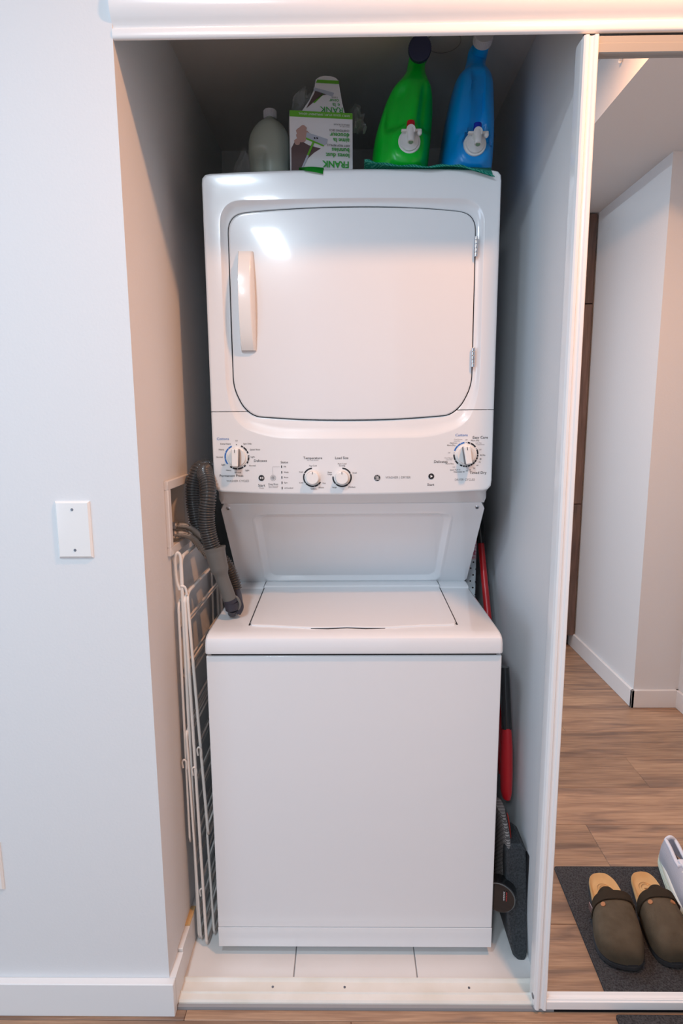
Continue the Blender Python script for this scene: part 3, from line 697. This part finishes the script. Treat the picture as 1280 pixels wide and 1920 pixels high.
# open carton, upside down
t = thing('carton', 'open white and green carton of dry mop refills, printed upside down', 'box', (-.07, .36, 1.909))
KM = Matrix.Translation((-.068, .315, 0)) @ Matrix.Rotation(math.radians(7), 4, 'Z')
b = NB(); hw = .0725; z0, z1 = 1.909, 2.046
def K(p): return KM @ Vector(p)
def kbox(bm, *a, mi=0):
    q = NB(); box(q, *a, mi=mi); merge(bm, q, KM)
kbox(b, -hw, hw, -.001, .001, z0, z1); kbox(b, -hw, -hw+.001, 0, .11, z0, z1); kbox(b, hw-.001, hw, 0, .11, z0, z1-.006, mi=1); kbox(b, -hw, hw, .109, .111, z0, z1-.03); kbox(b, -hw, hw, 0, .11, z0, z0+.001)
link('body', b, [M_card, M_cardg], t, smooth=False)
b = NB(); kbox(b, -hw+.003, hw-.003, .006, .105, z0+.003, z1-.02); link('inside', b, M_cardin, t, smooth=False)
# raised flap, leaning back
def FL(x, v): return K((x, .002+v*.25, z1-.004+v))
fo = [(-.048, 0), (.056, 0), (.050, .03), (.046, .060), (.043, .084), (.036, .0905), (.024, .0935), (.010, .0935), (-.001, .090), (-.010, .083), (-.014, .060), (-.026, .033)]
b = NB(); loft(b, [[FL(x, v) for x, v in fo], [FL(x, v)+Vector((0, .0012, 0)) for x, v in fo]]); link('flap', b, M_card, t, smooth=False)
b = NB()
def kflat(pts, mi, y=-.0014): flat(b, pts, y, mi, KM)
def flapf(pts, mi):
    vs = [b.verts.new(FL(x, v)+Vector((0, -.0006, 0))) for x, v in pts]; b.faces.new(vs).material_index = mi
kflat([(-hw, z1-.013), (hw, z1-.013), (hw, z1), (-hw, z1)], 0)
kflat([(-.071, 1.910), (-.058, 1.910), (-.042, 1.928), (-.034, 1.944), (-.018, 1.958), (-.002, 1.968), (-.030, 1.974), (-.050, 1.984), (-.062, 1.980), (-.070, 1.966)], 2)
for (px, pz, pr_) in ((-.046, 1.991, .012), (-.048, 2.001, .010), (-.042, 2.008, .008), (-.056, 1.980, .007), (-.036, 1.997, .008)):
    kflat([(px+pr_*math.cos(a)*(1+.12*math.sin(5*a)), pz+pr_*math.sin(a)) for a in [2*PI*k/18 for k in range(18)]], 3, -.0016-pr_*.01)
kflat([(-.034, 2.001), (.014, 1.988), (.012, 1.978), (.006, 1.975), (-.036, 1.990)], 4, -.0021)
for dx in (-.016, -.010): kflat([(dx-.0018, 1.988), (dx+.0018, 1.987), (dx+.0018, 1.9905), (dx-.0018, 1.9915)], 5, -.0023)
kflat([(-.036, 1.990), (.006, 1.975), (.004, 1.972), (-.036, 1.986)], 0, -.0022)
kflat([(-.020, 1.983), (-.016, 1.981), (-.030, 1.951), (-.034, 1.953)], 0, -.0024); kflat([(-.034, 1.953), (-.030, 1.951), (-.046, 1.920), (-.049, 1.921)], 4, -.0024)
flapf([(-.014, .050), (-.012, .056), (.016, .048), (.006, .046), (-.008, .036), (-.034, .012), (-.030, .020)], 2)
flapf([(-.015, .064), (.032, .053), (.028, .044), (.020, .046), (-.016, .055)], 4); flapf([(.004, .050), (.008, .049), (-.014, .026), (-.018, .027)], 0); flapf([(-.006, .083), (.044, .083), (.044, .075), (-.010, .075)], 0); flapf([(-.042, .002), (-.034, .004), (-.014, .002), (-.014, .0)], 2)
def KT(s, size, x, z, mi, **k): textm(b, s, size, x, z, -.0030, mi, flip=True, mtx=KM, align='LEFT', **k)
KT('FRANK', .0195, .064, 1.9355, 1, bold=.0005); KT('loves dust', .0135, .065, 1.9545, 1, bold=.0002); KT('bunnies', .0135, .065, 1.9660, 1, bold=.0002); KT('DRY MOP REFILLS', .0066, .065, 1.9755, 5)
KT('aime la', .0135, .065, 1.9870, 1, bold=.0002); KT('douceur', .0135, .065, 1.9980, 1, bold=.0002); KT('CHIFFONS SECS', .0066, .065, 2.0075, 5); KT('REFILLS 32 FEUILLES', .0042, .065, 2.0200, 5); KT('27,3 x 18,3 cm', .0038, .065, 2.0160, 5)
KT('SIMPLY GOOD STUFF | SIMPLEMENT GÉNIAL', .0060, .066, 2.0395, 6)
FM = Matrix.Identity(4)
def FT(s, size, x, v, mi):
    p = FL(x, v); mm = Matrix.Translation(p+Vector((0, -.0012, 0))) @ Matrix.Rotation(math.radians(7), 4, 'Z') @ Matrix.Rotation(-math.atan(.25), 4, 'X')
    textm(b, s, size, 0, 0, 0, mi, flip=True, mtx=mm, align='LEFT')
FT('RANK', .020, .052, .0125, 1); FT('e la', .013, .045, .024, 1); FT('ceur', .013, .043, .034, 1); FT('S SECS', .005, .040, .042, 5)
link('carton_print', b, [M_cardg, M_cardtxt, M_cardbr, M_cardpk, M_cardgy, M_black, M_card], t, smooth=False, label='green lettering and mop picture printed upside down', kind='stuff')
b = NB(); film(b, -.142, -.085, .335, .35, 2.035, 2.125, 1.2, .014); link('wrap', b, M_film, t, angle=80); b = NB(); film(b, -.01, .035, .34, .37, 2.02, 2.10, 8.4, .014); link('wrap', b, M_film, t, angle=80)
b = NB(); V = []
gtab = [(-.120, .300, 1.9115), (-.090, .300, 1.9135), (-.062, .300, 1.9115)]
top = catmull(gtab, 4); e1 = catmull([(-.118, .275, 1.9125), (-.09, .272, 1.9128), (-.062, .275, 1.9115)], 4); e2 = catmull([(-.104, .2675, 1.9030), (-.085, .2655, 1.8995), (-.064, .2675, 1.8955)], 4)
loft(b, [top, e1, e2], close=False, cap0=False, cap1=False); bmesh.ops.solidify(b, geom=b.faces[:], thickness=.001); link('tab', b, mat('bright_green_card', (.01, .38, .03), .5), t, angle=60)

# teal wipe cloth under the jugs
t = thing('cloth', 'folded teal patterned cleaning cloth under the two jugs', 'cloth', (.17, .3, 1.909))
b = NB(); nx = 40; front = catmull([(.030, .268, 1.9215), (.050, .264, 1.9150), (.087, .262, 1.9085), (.13, .262, 1.9060), (.171, .261, 1.9035), (.21, .262, 1.9065), (.243, .261, 1.9035), (.28, .262, 1.8950), (.318, .263, 1.8830)], 5)
m_ = len(front); r0 = []; r1 = []; r2_ = []; r3_ = []
for i, p in enumerate(front):
    u = i/(m_-1); x = p.x; wv = .0012*math.sin(u*23)
    r0.append(p+Vector((0, wv, 0))); r1.append(Vector((x, .2665+wv, p.z+.004+.006*(1-sm(abs(x-.30), 0, .05))))); z_top = 1.9118+.008*(1-sm(x, .03, .055))+.0006*math.sin(u*31)
    r2_.append(Vector((x, .285, z_top))); r3_.append(Vector((x*.98+.004, .42, 1.9105)))
loft(b, [r0, r1, r2_, r3_], close=False, cap0=False, cap1=False); bmesh.ops.solidify(b, geom=b.faces[:], thickness=.0014)
link('sheet', b, M_cloth, t, angle=70)
b = NB(); fold = [p+Vector((.004, -.0012, .0035+.0015*math.sin(i*.9))) for i, p in enumerate(front)]; fold2 = [p+Vector((.004, -.0022, -.0010)) for p in front]
loft(b, [fold, fold2], close=False, cap0=False, cap1=False); bmesh.ops.solidify(b, geom=b.faces[:], thickness=.0014); link('fold', b, M_cloth, t, angle=70)

# thin wire loop under the closet ceiling
b = NB(); tube(b, [(.222+.040*math.cos(a), .392+.042*math.sin(a), 2.2305) for a in [2*PI*k/32 for k in range(32)]], .0007, 6, close=True)
o = link('wire_loop', b, mat('grey_wire', (.30, .30, .31), .5)); o['label'] = 'thin grey wire loop under the closet ceiling behind the green jug'; o['category'] = 'wire'

# ------------------------------------------------------------------ left gap: valve box, hoses, wire rack
t = thing('valve_box', 'white recessed washer valve box in the closet side wall', 'valve box', (XL, .24, 1.12))
b = NB(); X1 = XL+.009
for a in ((VY0-.020, VY1+.020, VZ1-.001, VZ1+.020), (VY0-.020, VY1+.020, VZ0-.020, VZ0+.001), (VY0-.020, VY0+.001, VZ0, VZ1), (VY1-.001, VY1+.020, VZ0, VZ1)): box(b, XL-.001, X1, *a, .0015, 1)
link('frame', b, M_trim, t)
b = NB(); box(b, XL-.089, XL-.086, VY0+.001, VY1-.001, VZ0+.001, VZ1-.001); box(b, XL-.088, XL, VY0+.0005, VY0+.002, VZ0+.001, VZ1-.001); box(b, XL-.088, XL, VY1-.002, VY1-.0005, VZ0+.001, VZ1-.001); box(b, XL-.088, XL, VY0, VY1, VZ0+.0005, VZ0+.002)
link('tray', b, mat('valve_tray', (.76, .74, .70), .5), t, smooth=False)
for y, z in ((.212, 1.098), (.232, 1.082)):
    b = NB(); cyl(b, (XL-.086, y, z), (XL-.02, y, z), .009, n=16); cyl(b, (XL-.05, y, z-.002), (XL-.05, y, z+.022), .006, n=12); cyl(b, (XL-.032, y, z), (XL-.010, y, z), .012, n=6); link('valve', b, M_brass, t)
def hose_thing(label, y, z, off):
    t = thing('water_hose', label, 'hose', (XL, y, z), 'water hoses')
    path = catmull([(XL-.012, y, z), (XL+.004, y+.004, z+.001), (XL+.020, y+.016, z-.002), (XL+.035, y+.035, z-.016), (XL+.046, y+.055, z-.040), (XL+.054, y+.068, z-.058), (XL+.060, y+.080, z-.072)], 8)
    b = NB(); tube(b, path, lambda i, L: .0078+.0005*math.sin(L*1400), 14); link('braid', b, M_braid, t)
    b = NB(); cyl(b, (XL-.014, y, z), (XL+.004, y+.002, z), .0098, n=18, bev=.001); link('ferrule', b, M_chrome, t)
hose_thing('upper braided steel hose leaving the valve box', .215, 1.098, 0)
hose_thing('lower braided steel hose leaving the valve box', .205, 1.080, 0)

t = thing('vacuum_hose', 'grey corrugated vacuum hose looped beside the dryer with a smooth connector', 'hose', (-.30, .24, .87))
def corr(path, r, pitch, label=None):
    P = catmull(path, 6)
    # resample evenly
    L = [0]
    for a, c in zip(P, P[1:]): L.append(L[-1]+(c-a).length)
    step = pitch/6; n = int(L[-1]/step); Q = []; j = 0
    for k in range(n+1):
        s = k*step
        while j < len(P)-2 and L[j+1] < s: j += 1
        f = (s-L[j])/max(1e-9, L[j+1]-L[j]); Q.append(P[j].lerp(P[j+1], min(1, f)))
    b = NB(); prof_ = [0, .55, 1, 1, .55, 0]
    tube(b, Q, lambda i, L_: r-.0034+.0038*prof_[i % 6], 22); return b
link('corrugated_hose', corr([(-.3345, .222, 1.030), (-.343, .220, 1.062), (-.3485, .218, 1.098), (-.3475, .217, 1.135), (-.343, .220, 1.170), (-.3475, .236, 1.200), (-.3585, .262, 1.219), (-.3640, .300, 1.226)], .0195, .0062), M_hose, t, angle=80)
link('corrugated_hose', corr([(-.362, .345, 1.226), (-.372, .325, 1.232), (-.385, .302, 1.224), (-.3960, .290, 1.188), (-.3965, .286, 1.140), (-.389, .282, 1.092), (-.377, .282, 1.052), (-.352, .292, 1.016), (-.324, .300, .980), (-.3080, .300, .940), (-.3020, .297, .915)], .0185, .0062), M_hose, t, angle=80)
b = NB(); cp_ = catmull([(-.3335, .222, 1.044), (-.3300, .221, 1.025), (-.3260, .221, 1.005), (-.3215, .221, .985), (-.3170, .222, .965), (-.3080, .224, .935), (-.3015, .226, .912)], 5)
rad = lambda i, L: (.0265 if L < .004 else .0250)-.0032*min(1, L/.045) if L < .055 else .0215-.0050*min(1, (L-.055)/.014)-.0005*(L-.069)/.06
tube(b, cp_, rad, 28); ri = NB(); link('connector', b, M_conn, t, angle=30); ri.free()
b = NB(); cyl(b, (-.3020, .226, .914), (-.2995, .227, .905), .0168, .0165, 28); cyl(b, (-.2995, .227, .905), (-.2975, .228, .886), .0172, .0160, 28, .001); cyl(b, (-.297, .229, .888), (-.300, .240, .872), .0130, .0110, 20, .001); link('cuff', b, M_cuff, t)
b = NB(); tube(b, catmull([(-.3000, .290, .912), (-.2920, .268, .906), (-.2850, .243, .900), (-.2820, .240, .888), (-.2880, .236, .874)], 6), lambda i, L: .0135-.04*L, 16); link('elbow', b, M_cuff, t)
b = NB(); tube(b, catmull([(-.296, .232, .920), (-.285, .230, .915), (-.279, .232, .900), (-.283, .232, .885), (-.289, .233, .872)], 6), .0040, 10); link('clip', b, M_conn, t)

t = thing('wire_rack', 'folded white wire drying rack standing between washer and wall', 'drying rack', (-.39, .3, .01))
def panel(T0, B0, far, r, rungs, top=True, bot=True, nm='rack_frame'):
    """near upright T0->B0, far upright offset in Y; rungs run along Y"""
    T0, B0 = Vector(T0), Vector(B0); b = NB(); F = Vector((0, far, 0)); rad_ = .020
    d = (T0-B0).normalized()
    pts = [B0+d*rad_, T0-d*rad_] + [T0-d*rad_*.3+F*.012, T0+F*.06] + [T0+F*.94, T0-d*rad_*.3+F*.988, T0-d*rad_+F] + [B0+d*rad_+F, B0+d*rad_*.3+F*.988, B0+F*.94, B0+F*.06, B0+d*rad_*.3+F*.012]
    tube(b, pts, r, 8, close=True); fr_ = link(nm, b, M_wire, t, angle=60)
    b = NB()
    for k in range(rungs):
        p = T0.lerp(B0, (k+.55)/rungs)
        tube(b, [p+Vector((0, -.003, 0)), p+F+Vector((0, .003, 0))], r*.62, 6)
    link('rungs', b, M_wire, fr_, angle=60, kind='stuff')
panel((-.4035, .178, 1.030), (-.4030, .172, .013), .36, .0045, 6)
panel((-.3935, .180, .943), (-.3690, .178, .305), .34, .0039, 6)
panel((-.4130, .172, .925), (-.4140, .170, .290), .34, .0031, 5)
panel((-.3990, .176, .940), (-.3790, .152, .014), .37, .0039, 7)
panel((-.3740, .186, .320), (-.3660, .180, .016), .33, .0032, 3)
panel((-.4085, .168, .60), (-.3960, .164, .016), .36, .0031, 4)
b = NB()
tube(b, catmull([(-.4085, .176, .952), (-.4150, .176, .975), (-.4165, .176, 1.010), (-.4160, .176, 1.030), (-.4100, .176, 1.042), (-.4040, .177, 1.034), (-.4030, .177, 1.010)], 6), .0036, 8)
tube(b, catmull([(-.4030, .178, .955), (-.4040, .174, .962), (-.3960, .176, .958), (-.3930, .178, .940)], 5), .003, 8)
for x, y, z in ((-.4155, .165, .515), (-.392, .165, .495), (-.379, .170, .545), (-.388, .165, .160)):
    tube(b, catmull([(x-.004, y, z-.012), (x-.005, y-.002, z+.004), (x, y-.004, z+.012), (x+.005, y-.002, z+.004), (x+.004, y, z-.016)], 5), .0022, 8)
link('hooks', b, M_wire, t, kind='stuff')

# ------------------------------------------------------------------ right gap: board, mop, vacuum head
t = thing('dotted_board', 'narrow white board with black dots behind the washer', 'board', (.36, .62, .01))
b = NB(); box(b, .3475, .3775, .585, .597, .0095, 1.10, .002, 1); link('board', b, mat('pale_board', (.62, .70, .74), .5), t)
b = NB()
for k in range(14):
    for q, dx in enumerate((-.010, .000, .011)):
        z = .796+k*.040+(.0 if q == 1 else .021 if q == 0 else .018)
        if z < .92: cyl(b, (.3690+dx*.8, .5850, z), (.3690+dx*.8, .5842, z), .0027, n=12)
link('dots', b, M_black, t, kind='stuff')
b = NB(); box(b, .349, .3765, .5838, .5850, .925, 1.09); link('label_strip', b, mat('pink_print', (.62, .50, .55), .6, noise_col=(120, (.45, .05, .12), .15)), t)

t = thing('mop', 'red spray mop with grey woven pad standing right of the washer', 'mop', (.40, .29, .08))
P0 = Vector((.403, .300, .400)); P1 = Vector((.3930, .60, .975))
b = NB(); cyl(b, P0, P1, .0115, .0095, 22); link('pole', b, M_redm, t)
b = NB(); d = (P1-P0).normalized(); cyl(b, P1-d*.002, P1+d*.13, .0125, .0125, 20); cyl(b, P1-d*.006, P1, .0135, n=20); link('grip', b, M_blackg, t)
b = NB(); rings = []
for k, (zz, wx, wy) in enumerate(((.352, .006, .010), (.357, .0115, .018), (.375, .0145, .022), (.43, .0160, .024), (.49, .0155, .023), (.53, .0130, .020), (.545, .0105, .016))):
    cy = .262+.04*(zz-.33)/.2*.6; rings.append([(.4040+wx*math.cos(a), cy+wy*math.sin(a), zz) for a in [2*PI*j/28 for j in range(28)]])
loft(b, rings); link('bottle', b, M_red, t)
b = NB(); cyl(b, (.4040, .285, .540), (.4000, .310, .70), .0135, .0115, 20); link('collar', b, M_blackg, t)
b = NB(); rings = []
for k in range(15):
    u = k/14; z = .125+u*.235; hy = .062*math.sin(PI*min(1, max(0, .12+u*.80)))**.5; hx = .0145*(1-.35*u)
    rings.append([(.3830+hx*math.copysign(abs(math.cos(a))**.7, math.cos(a))-.006*u+.020*u*(1-u)*2, .225+hy*math.copysign(abs(math.sin(a))**.8, math.sin(a)), z) for a in [2*PI*j/24 for j in range(24)]])
loft(b, rings); pad = link('pad', b, M_weave, t)
b = NB()
for off in (-.0035, .0005, .0045):
    path = [(.3830+.0145*(1-.35*u)-.006*u+.040*u*(1-u)+.0010, .190+off*1.2+.02*(1-u), .125+u*.235) for u in [j/16 for j in range(6, 17)]]
    tube(b, path, .0009, 6)
link('stitching', b, mat('red_stitch', (.40, .03, .02), .8), pad, label='red stitching on pad')

t = thing('floor_sweeper', 'black sweeper head standing on end at the closet right wall', 'sweeper', (.42, .17, .01))
b = NB(); rings = []
for (z, x0, x1, y0, y1) in ((.0105, .404, .426, .120, .19), (.018, .396, .430, .122, .21), (.050, .386, .4335, .134, .23), (.10, .382, .4340, .146, .24), (.18, .3795, .4340, .156, .25), (.25, .379, .4335, .162, .255), (.280, .3785, .430, .166, .255), (.292, .380, .418, .172, .25)):
    r = .006; xm, ym = (x0+x1)/2, (y0+y1)/2; poly = rounded([(x0, y0, r*1.6), (x1, y0, r), (x1, y1, r), (x0, y1, r)], r, 4); rings.append([(p[0], p[1], z) for p in poly])
loft(b, rings); vb = link('body', b, M_blackp, t)
b = NB(); c = Vector((.3640, .152, .166)); ax = Vector((-.35, -.93, .1)).normalized()
cyl(b, c+ax*-.020, c+ax*.012, .041, .039, 48, .003); link('cover_disc', b, M_blackg, t)
b = NB(); o1 = Vector((0, 0, 1)); o2 = ax.cross(o1).normalized()
tube(b, [c+ax*.012+(o1*math.cos(a)+o2*math.sin(a))*.0385 for a in [2*PI*k/40 for k in range(40)]], .0014, 8, close=True); link('disc_rim', b, mat('dull_rim', (.15, .16, .16), .3, metal=.5), t)
b = NB()
for k in range(9):
    q = c+ax*.0125+o2*(.012 if o2.x > 0 else -.012)+o1*(-.020+k*.0048)
    for mi, o_ in ((0, 0), (1, .0060)):
        p = q+o2*(-o_ if o2.x < 0 else o_); vs = [p+o1*.0017-o2*.0012, p-o1*.0017-o2*.0016, p-o1*.0017+o2*.0010, p+o1*.0017+o2*.0016]
        b.faces.new([b.verts.new(v) for v in vs]).material_index = mi
link('disc_lettering', b, [mat('pale_letter', (.55, .52, .52), .5), mat('red_letter', (.40, .03, .03), .5)], t, smooth=False, label='tiny white and red lettering')
b = NB(); box(b, .4325, .4355, .155, .175, .06, .27, .001, 1); link('side_brush', b, M_dark, t)
b = NB(); 
b.free()

# ------------------------------------------------------------------ doormat and shoes (in front of the mirror)
b = NB(); n1, n2 = 60, 36
corner = [(.590, -.012), (1.36, -.012), (1.372, -.425), (.606, -.425)]
poly = rounded([(*c, .008) for c in corner], .008, 4)
loft(b, [[(x, y, .0003) for x, y in poly], [(x, y, .006) for x, y in poly], [(.98+(x-.98)*.995, -.22+(y+.22)*.99, .0075) for x, y in poly]])
o = link('doormat', b, M_mat, angle=30); o['label'] = 'charcoal carpet doormat on the wood floor below the mirror door'; o['category'] = 'doormat'
ZM = .0075
def clog(name, label, outline, flipx, heel_i=0):
    """outline: footprint polygon in world XY, starting at the heel; rounded along z into sole and upper"""
    P = [Vector((x, y, 0)) for x, y in outline]
    cx = sum(p.x for p in P)/len(P); cy = sum(p.y for p in P)/len(P)
    t = thing(name, label, 'clog', (cx, cy, ZM), 'suede clogs')
    Q = catmull([*P, P[0]], 5)[:-1]
    ymin, ymax = min(p.y for p in Q), max(p.y for p in Q); Lh = ymax-ymin
    def mid(y):
        xs = []
        for a, c in zip(Q, Q[1:]+Q[:1]):
            if (a.y-y)*(c.y-y) <= 0 and a.y != c.y: xs.append(a.x+(c.x-a.x)*(y-a.y)/(c.y-a.y))
        return (min(xs), max(xs)) if len(xs) > 1 else (cx, cx)
    c0 = Vector((cx, cy, 0))
    def off(k, z, wav=0):
        out = []
        for i, p in enumerate(Q):
            d = (p-c0); s = 1+k/d.length; s += (wav*math.sin(i*2.6))/d.length
            out.append((c0.x+d.x*s, c0.y+d.y*s, z))
        return out
    b = NB(); loft(b, [off(-.004, ZM), off(0, ZM+.002, .0008), off(-.0005, ZM+.010, .0008), off(-.0018, ZM+.011), off(-.0018, ZM+.018)], cap1=True); link('sole', b, M_rubber, t, angle=40)
    b = NB(); loft(b, [off(-.002, ZM+.018), off(-.0025, ZM+.024), off(-.005, ZM+.0275), off(-.009, ZM+.0265), off(-.016, ZM+.0225), off(-.026, ZM+.0205)]); fb = link('footbed', b, M_cork, t, angle=60)
    b = NB(); m_ = mid(ymin+.065); xc = (m_[0]+m_[1])/2
    for k, rr in enumerate((.020, .014)):
        tube(b, [(xc+rr*math.cos(a), ymin+.062+rr*1.1*math.sin(a), ZM+.0222) for a in [2*PI*j/28 for j in range(28)]], .0005, 6, close=True)
    box(b, xc-.006, xc+.006, ymin+.060, ymin+.063, ZM+.0205, ZM+.0218)
    link('footbed_stamp', b, M_brass, fb)
    # upper: sections across at successive y from the vamp opening to the toe
    b = NB(); ny, na = 26, 22; y_open = ymin+.455*Lh; rows = []
    for i in range(ny+1):
        u = i/ny; y = y_open+(ymax-.0015-y_open)*(1-(1-u)**1.5); a, c = mid(min(y, ymax-.0006)); mdx = (a+c)/2; hw_ = (c-a)/2+.0006
        h = .062-.020*u+.004*math.sin(u*PI) ; h *= (max(0, 1-u**5.0))**.5; h = max(h, .0015)
        row = []
        for k in range(na+1):
            th = PI*k/na; X = mdx-hw_*math.copysign(abs(math.cos(th))**.75, math.cos(th)); Z = ZM+.016+h*math.sin(th)**.62
            # opening notch at the mouth: centre starts further forward
            yy = y
            
            row.append((X, yy, Z))
        rows.append(row)
    V = [[b.verts.new(p) for p in r] for r in rows]
    for i in range(ny):
        for k in range(na): b.faces.new((V[i][k], V[i+1][k], V[i+1][k+1], V[i][k+1]))
    bmesh.ops.solidify(b, geom=b.faces[:], thickness=.0028)
    link('upper', b, M_suede, t, angle=70)
    # strap band over the vamp
    b = NB(); rows = []
    for yy in (ymin+.440*Lh, ymin+.446*Lh, ymin+.532*Lh, ymin+.538*Lh):
        a, c = mid(yy); mdx, hw_ = (a+c)/2, (c-a)/2+.0040; inset = .0024 if yy in (ymin+.440*Lh, ymin+.538*Lh) else 0
        rows.append([(mdx-(hw_-inset)*math.copysign(abs(math.cos(PI*k/22))**.75, math.cos(PI*k/22)), yy, ZM+.018+(.0645-inset)*math.sin(PI*k/22)**.62) for k in range(0, 23)])
    V = [[b.verts.new(p) for p in r] for r in rows]
    for i in range(3):
        for k in range(22): b.faces.new((V[i][k], V[i+1][k], V[i+1][k+1], V[i][k+1]))
    bmesh.ops.solidify(b, geom=b.faces[:], thickness=-.0016); strap = link('strap', b, M_suede2, t, angle=70)
    # raised tongue flap (dark inside) behind the strap
    a, c = mid(ymin+.42*Lh); mdx = (a+c)/2
    b = NB(); s = 1 if flipx else -1
    r0 = [(mdx+s*.008+.027*x_, ymin+.455*Lh, ZM+.076-.020*abs(x_)**3) for x_ in [-1+k/6 for k in range(13)]]
    r1 = [(mdx+s*.008+.025*x_, ymin+.40*Lh, ZM+.075-.020*abs(x_)**3) for x_ in [-1+k/6 for k in range(13)]]
    r2__ = [(mdx+s*.008+.022*x_, ymin+.355*Lh, ZM+.070-.020*abs(x_)**3) for x_ in [-1+k/6 for k in range(13)]]
    loft(b, [r0, r1, r2__], close=False, cap0=False, cap1=False); bmesh.ops.solidify(b, geom=b.faces[:], thickness=.002); link('tongue', b, M_suede2, t)
    # buckle tab, rivets, copper hole patch
    for th in ((62, 118) if flipx else (62,)):
        yy = ymin+.575*Lh; u = 1-(1-(yy-y_open)/(ymax-.0015-y_open))**(1/1.5); a2, c2_ = mid(yy); m2, h2 = (a2+c2_)/2, (c2_-a2)/2
        hh = .062-.020*u+.004*math.sin(u*PI); q = math.radians(th)
        p = Vector((m2-h2*math.copysign(abs(math.cos(q))**.75, math.cos(q)), yy, ZM+.016+hh*math.sin(q)**.62)); nrm = Vector((-.45 if th < 90 else .45, .1, .88)).normalized()
        b = NB(); cyl(b, p-nrm*.002, p+nrm*.0026, .0060, n=16); link('hole_patch', b, M_copper, t)
    b = NB(); a, c = mid(ymin+.49*Lh); bx = (a-.0065) if not flipx else (c+.0045); box(b, bx, bx+.002, ymin+.45*Lh, ymin+.53*Lh, ZM+.028, ZM+.048, .0008, 1); link('buckle', b, mat('bronze_buckle', (.40, .26, .24), .3, metal=.7), strap)
    return t
c1 = [(.716, -.370), (.693, -.364), (.676, -.342), (.664, -.300), (.652, -.260), (.634, -.210), (.618, -.160), (.615, -.120), (.630, -.094), (.658, -.082), (.688, -.079), (.710, -.092), (.728, -.130), (.742, -.190), (.750, -.260), (.752, -.315), (.748, -.346), (.735, -.366)]
c1 = [(x, y*1.0) for x, y in c1]
c2 = [(.838, -.376), (.815, -.370), (.798, -.350), (.786, -.310), (.774, -.265), (.760, -.215), (.750, -.160), (.748, -.125), (.756, -.100), (.778, -.088), (.806, -.090), (.832, -.106), (.850, -.146), (.860, -.200), (.866, -.270), (.868, -.320), (.866, -.352), (.856, -.371)]
clog('clog', 'left brown suede clog of the pair, nearer the closet', c1, False)
clog('clog', 'right brown suede clog, between the other clog and the white sneaker', [(x+.002, y) for x, y in c2], True)

# white sneaker (toe towards the mirror)
t = thing('sneaker', 'white running sneaker at the right edge of the mirror beside the clogs', 'sneaker', (.935, -.28, ZM))
def shoe_ring(z, grow, y0, y1, wheel, wball):
    """footprint ring at height z"""
    out = []
    for k in range(56):
        a = 2*PI*k/56; cs, sn = math.cos(a), math.sin(a)
        v = .5-.5*math.copysign(abs(cs)**.85, cs); hw_ = wheel+(wball-wheel)*sm(v, .15, .68)
        cxx = .948-.030*v; out.append((cxx+(hw_+grow)*math.copysign(abs(sn)**.72, sn), y0+(y1-y0)*v, z+.010*sm(v, .80, 1.0)))
    return out
b = NB(); loft(b, [shoe_ring(ZM, -.006, -.438, -.150, .034, .047), shoe_ring(ZM+.004, .001, -.446, -.142, .036, .049), shoe_ring(ZM+.016, .003, -.450, -.138, .037, .050), shoe_ring(ZM+.026, -.001, -.446, -.142, .036, .048), shoe_ring(ZM+.034, .001, -.444, -.142, .035, .047), shoe_ring(ZM+.040, -.003, -.440, -.146, .034, .045)])
link('sole', b, M_foam, t, angle=50)
b = NB(); rows = []
for i in range(31):
    v = i/30; y = -.438+.290*v; hw_ = (.032+.012*sm(v, .15, .68))*(max(.02, 1-((.10-v)/.10)**2 if v < .10 else 1)**.5)*(max(.02, 1-((v-.78)/.22)**2.4 if v > .78 else 1)**.5)
    h = .066-.012*sm(v, .10, .34)+.004*math.sin(PI*sm(v, .3, .6))-.030*sm(v, .50, .92); h *= (max(.03, 1-((v-.90)/.10)**2 if v > .90 else 1))**.5; h *= .55+.45*sm(v, 0, .05)
    cxx = .948-.030*v; narrow = .38*(1-sm(v, .35, .6))
    rows.append([(cxx-hw_*math.cos(PI*k/20)*(1-narrow*math.sin(PI*k/20)**1.5), y-.006*math.sin(PI*k/20)*(1-sm(v, 0, .1)), ZM+.034+h*math.sin(PI*k/20)**.65) for k in range(21)])
V = [[b.verts.new(p) for p in r] for r in rows]
for i in range(30):
    for k in range(20):
        if 2 <= i < 12 and 6 <= k < 14: continue
        b.faces.new((V[i][k], V[i+1][k], V[i+1][k+1], V[i][k+1]))
rim = [rows[i][6] for i in range(2, 13)] + [rows[12][k] for k in range(7, 14)] + [rows[i][14] for i in range(11, 1, -1)] + [rows[2][k] for k in range(13, 6, -1)]
bmesh.ops.solidify(b, geom=b.faces[:], thickness=.004); link('upper', b, M_knit, t, angle=70)
b = NB(); tube(b, rim, .0055, 10, close=True); link('collar', b, M_knit, t)
b = NB(); loft(b, [shoe_ring(ZM+.041, -.012, -.428, -.30, .030, .036), shoe_ring(ZM+.056, -.014, -.426, -.302, .030, .036)]); link('insole', b, M_lining, t)
b = NB(); box(b, .922, .956, -.340, -.285, ZM+.086, ZM+.095, .004, 2); link('tongue', b, M_knit, t)
b = NB()
for k in range(4):
    y = -.300+k*.021; zc = ZM+.100-k*.006; tube(b, catmull([(.915-k*.001, y, zc-.016), (.937-k*.002, y+.004, zc), (.959-k*.003, y, zc-.016)], 6), .0024, 6)
link('laces', b, M_tap, t, kind='stuff')
b = NB()
for k in range(3): tube(b, shoe_ring(ZM+.010+k*.008, .0035-.001*k, -.4495, -.1385, .0365, .0495), .0011, 6, close=True)
link('sole_lines', b, mat('pale_green_foam', (.50, .60, .52), .6), t, kind='stuff')

for o in list(bpy.data.objects):
    if 'base' in o.keys(): del o['base']
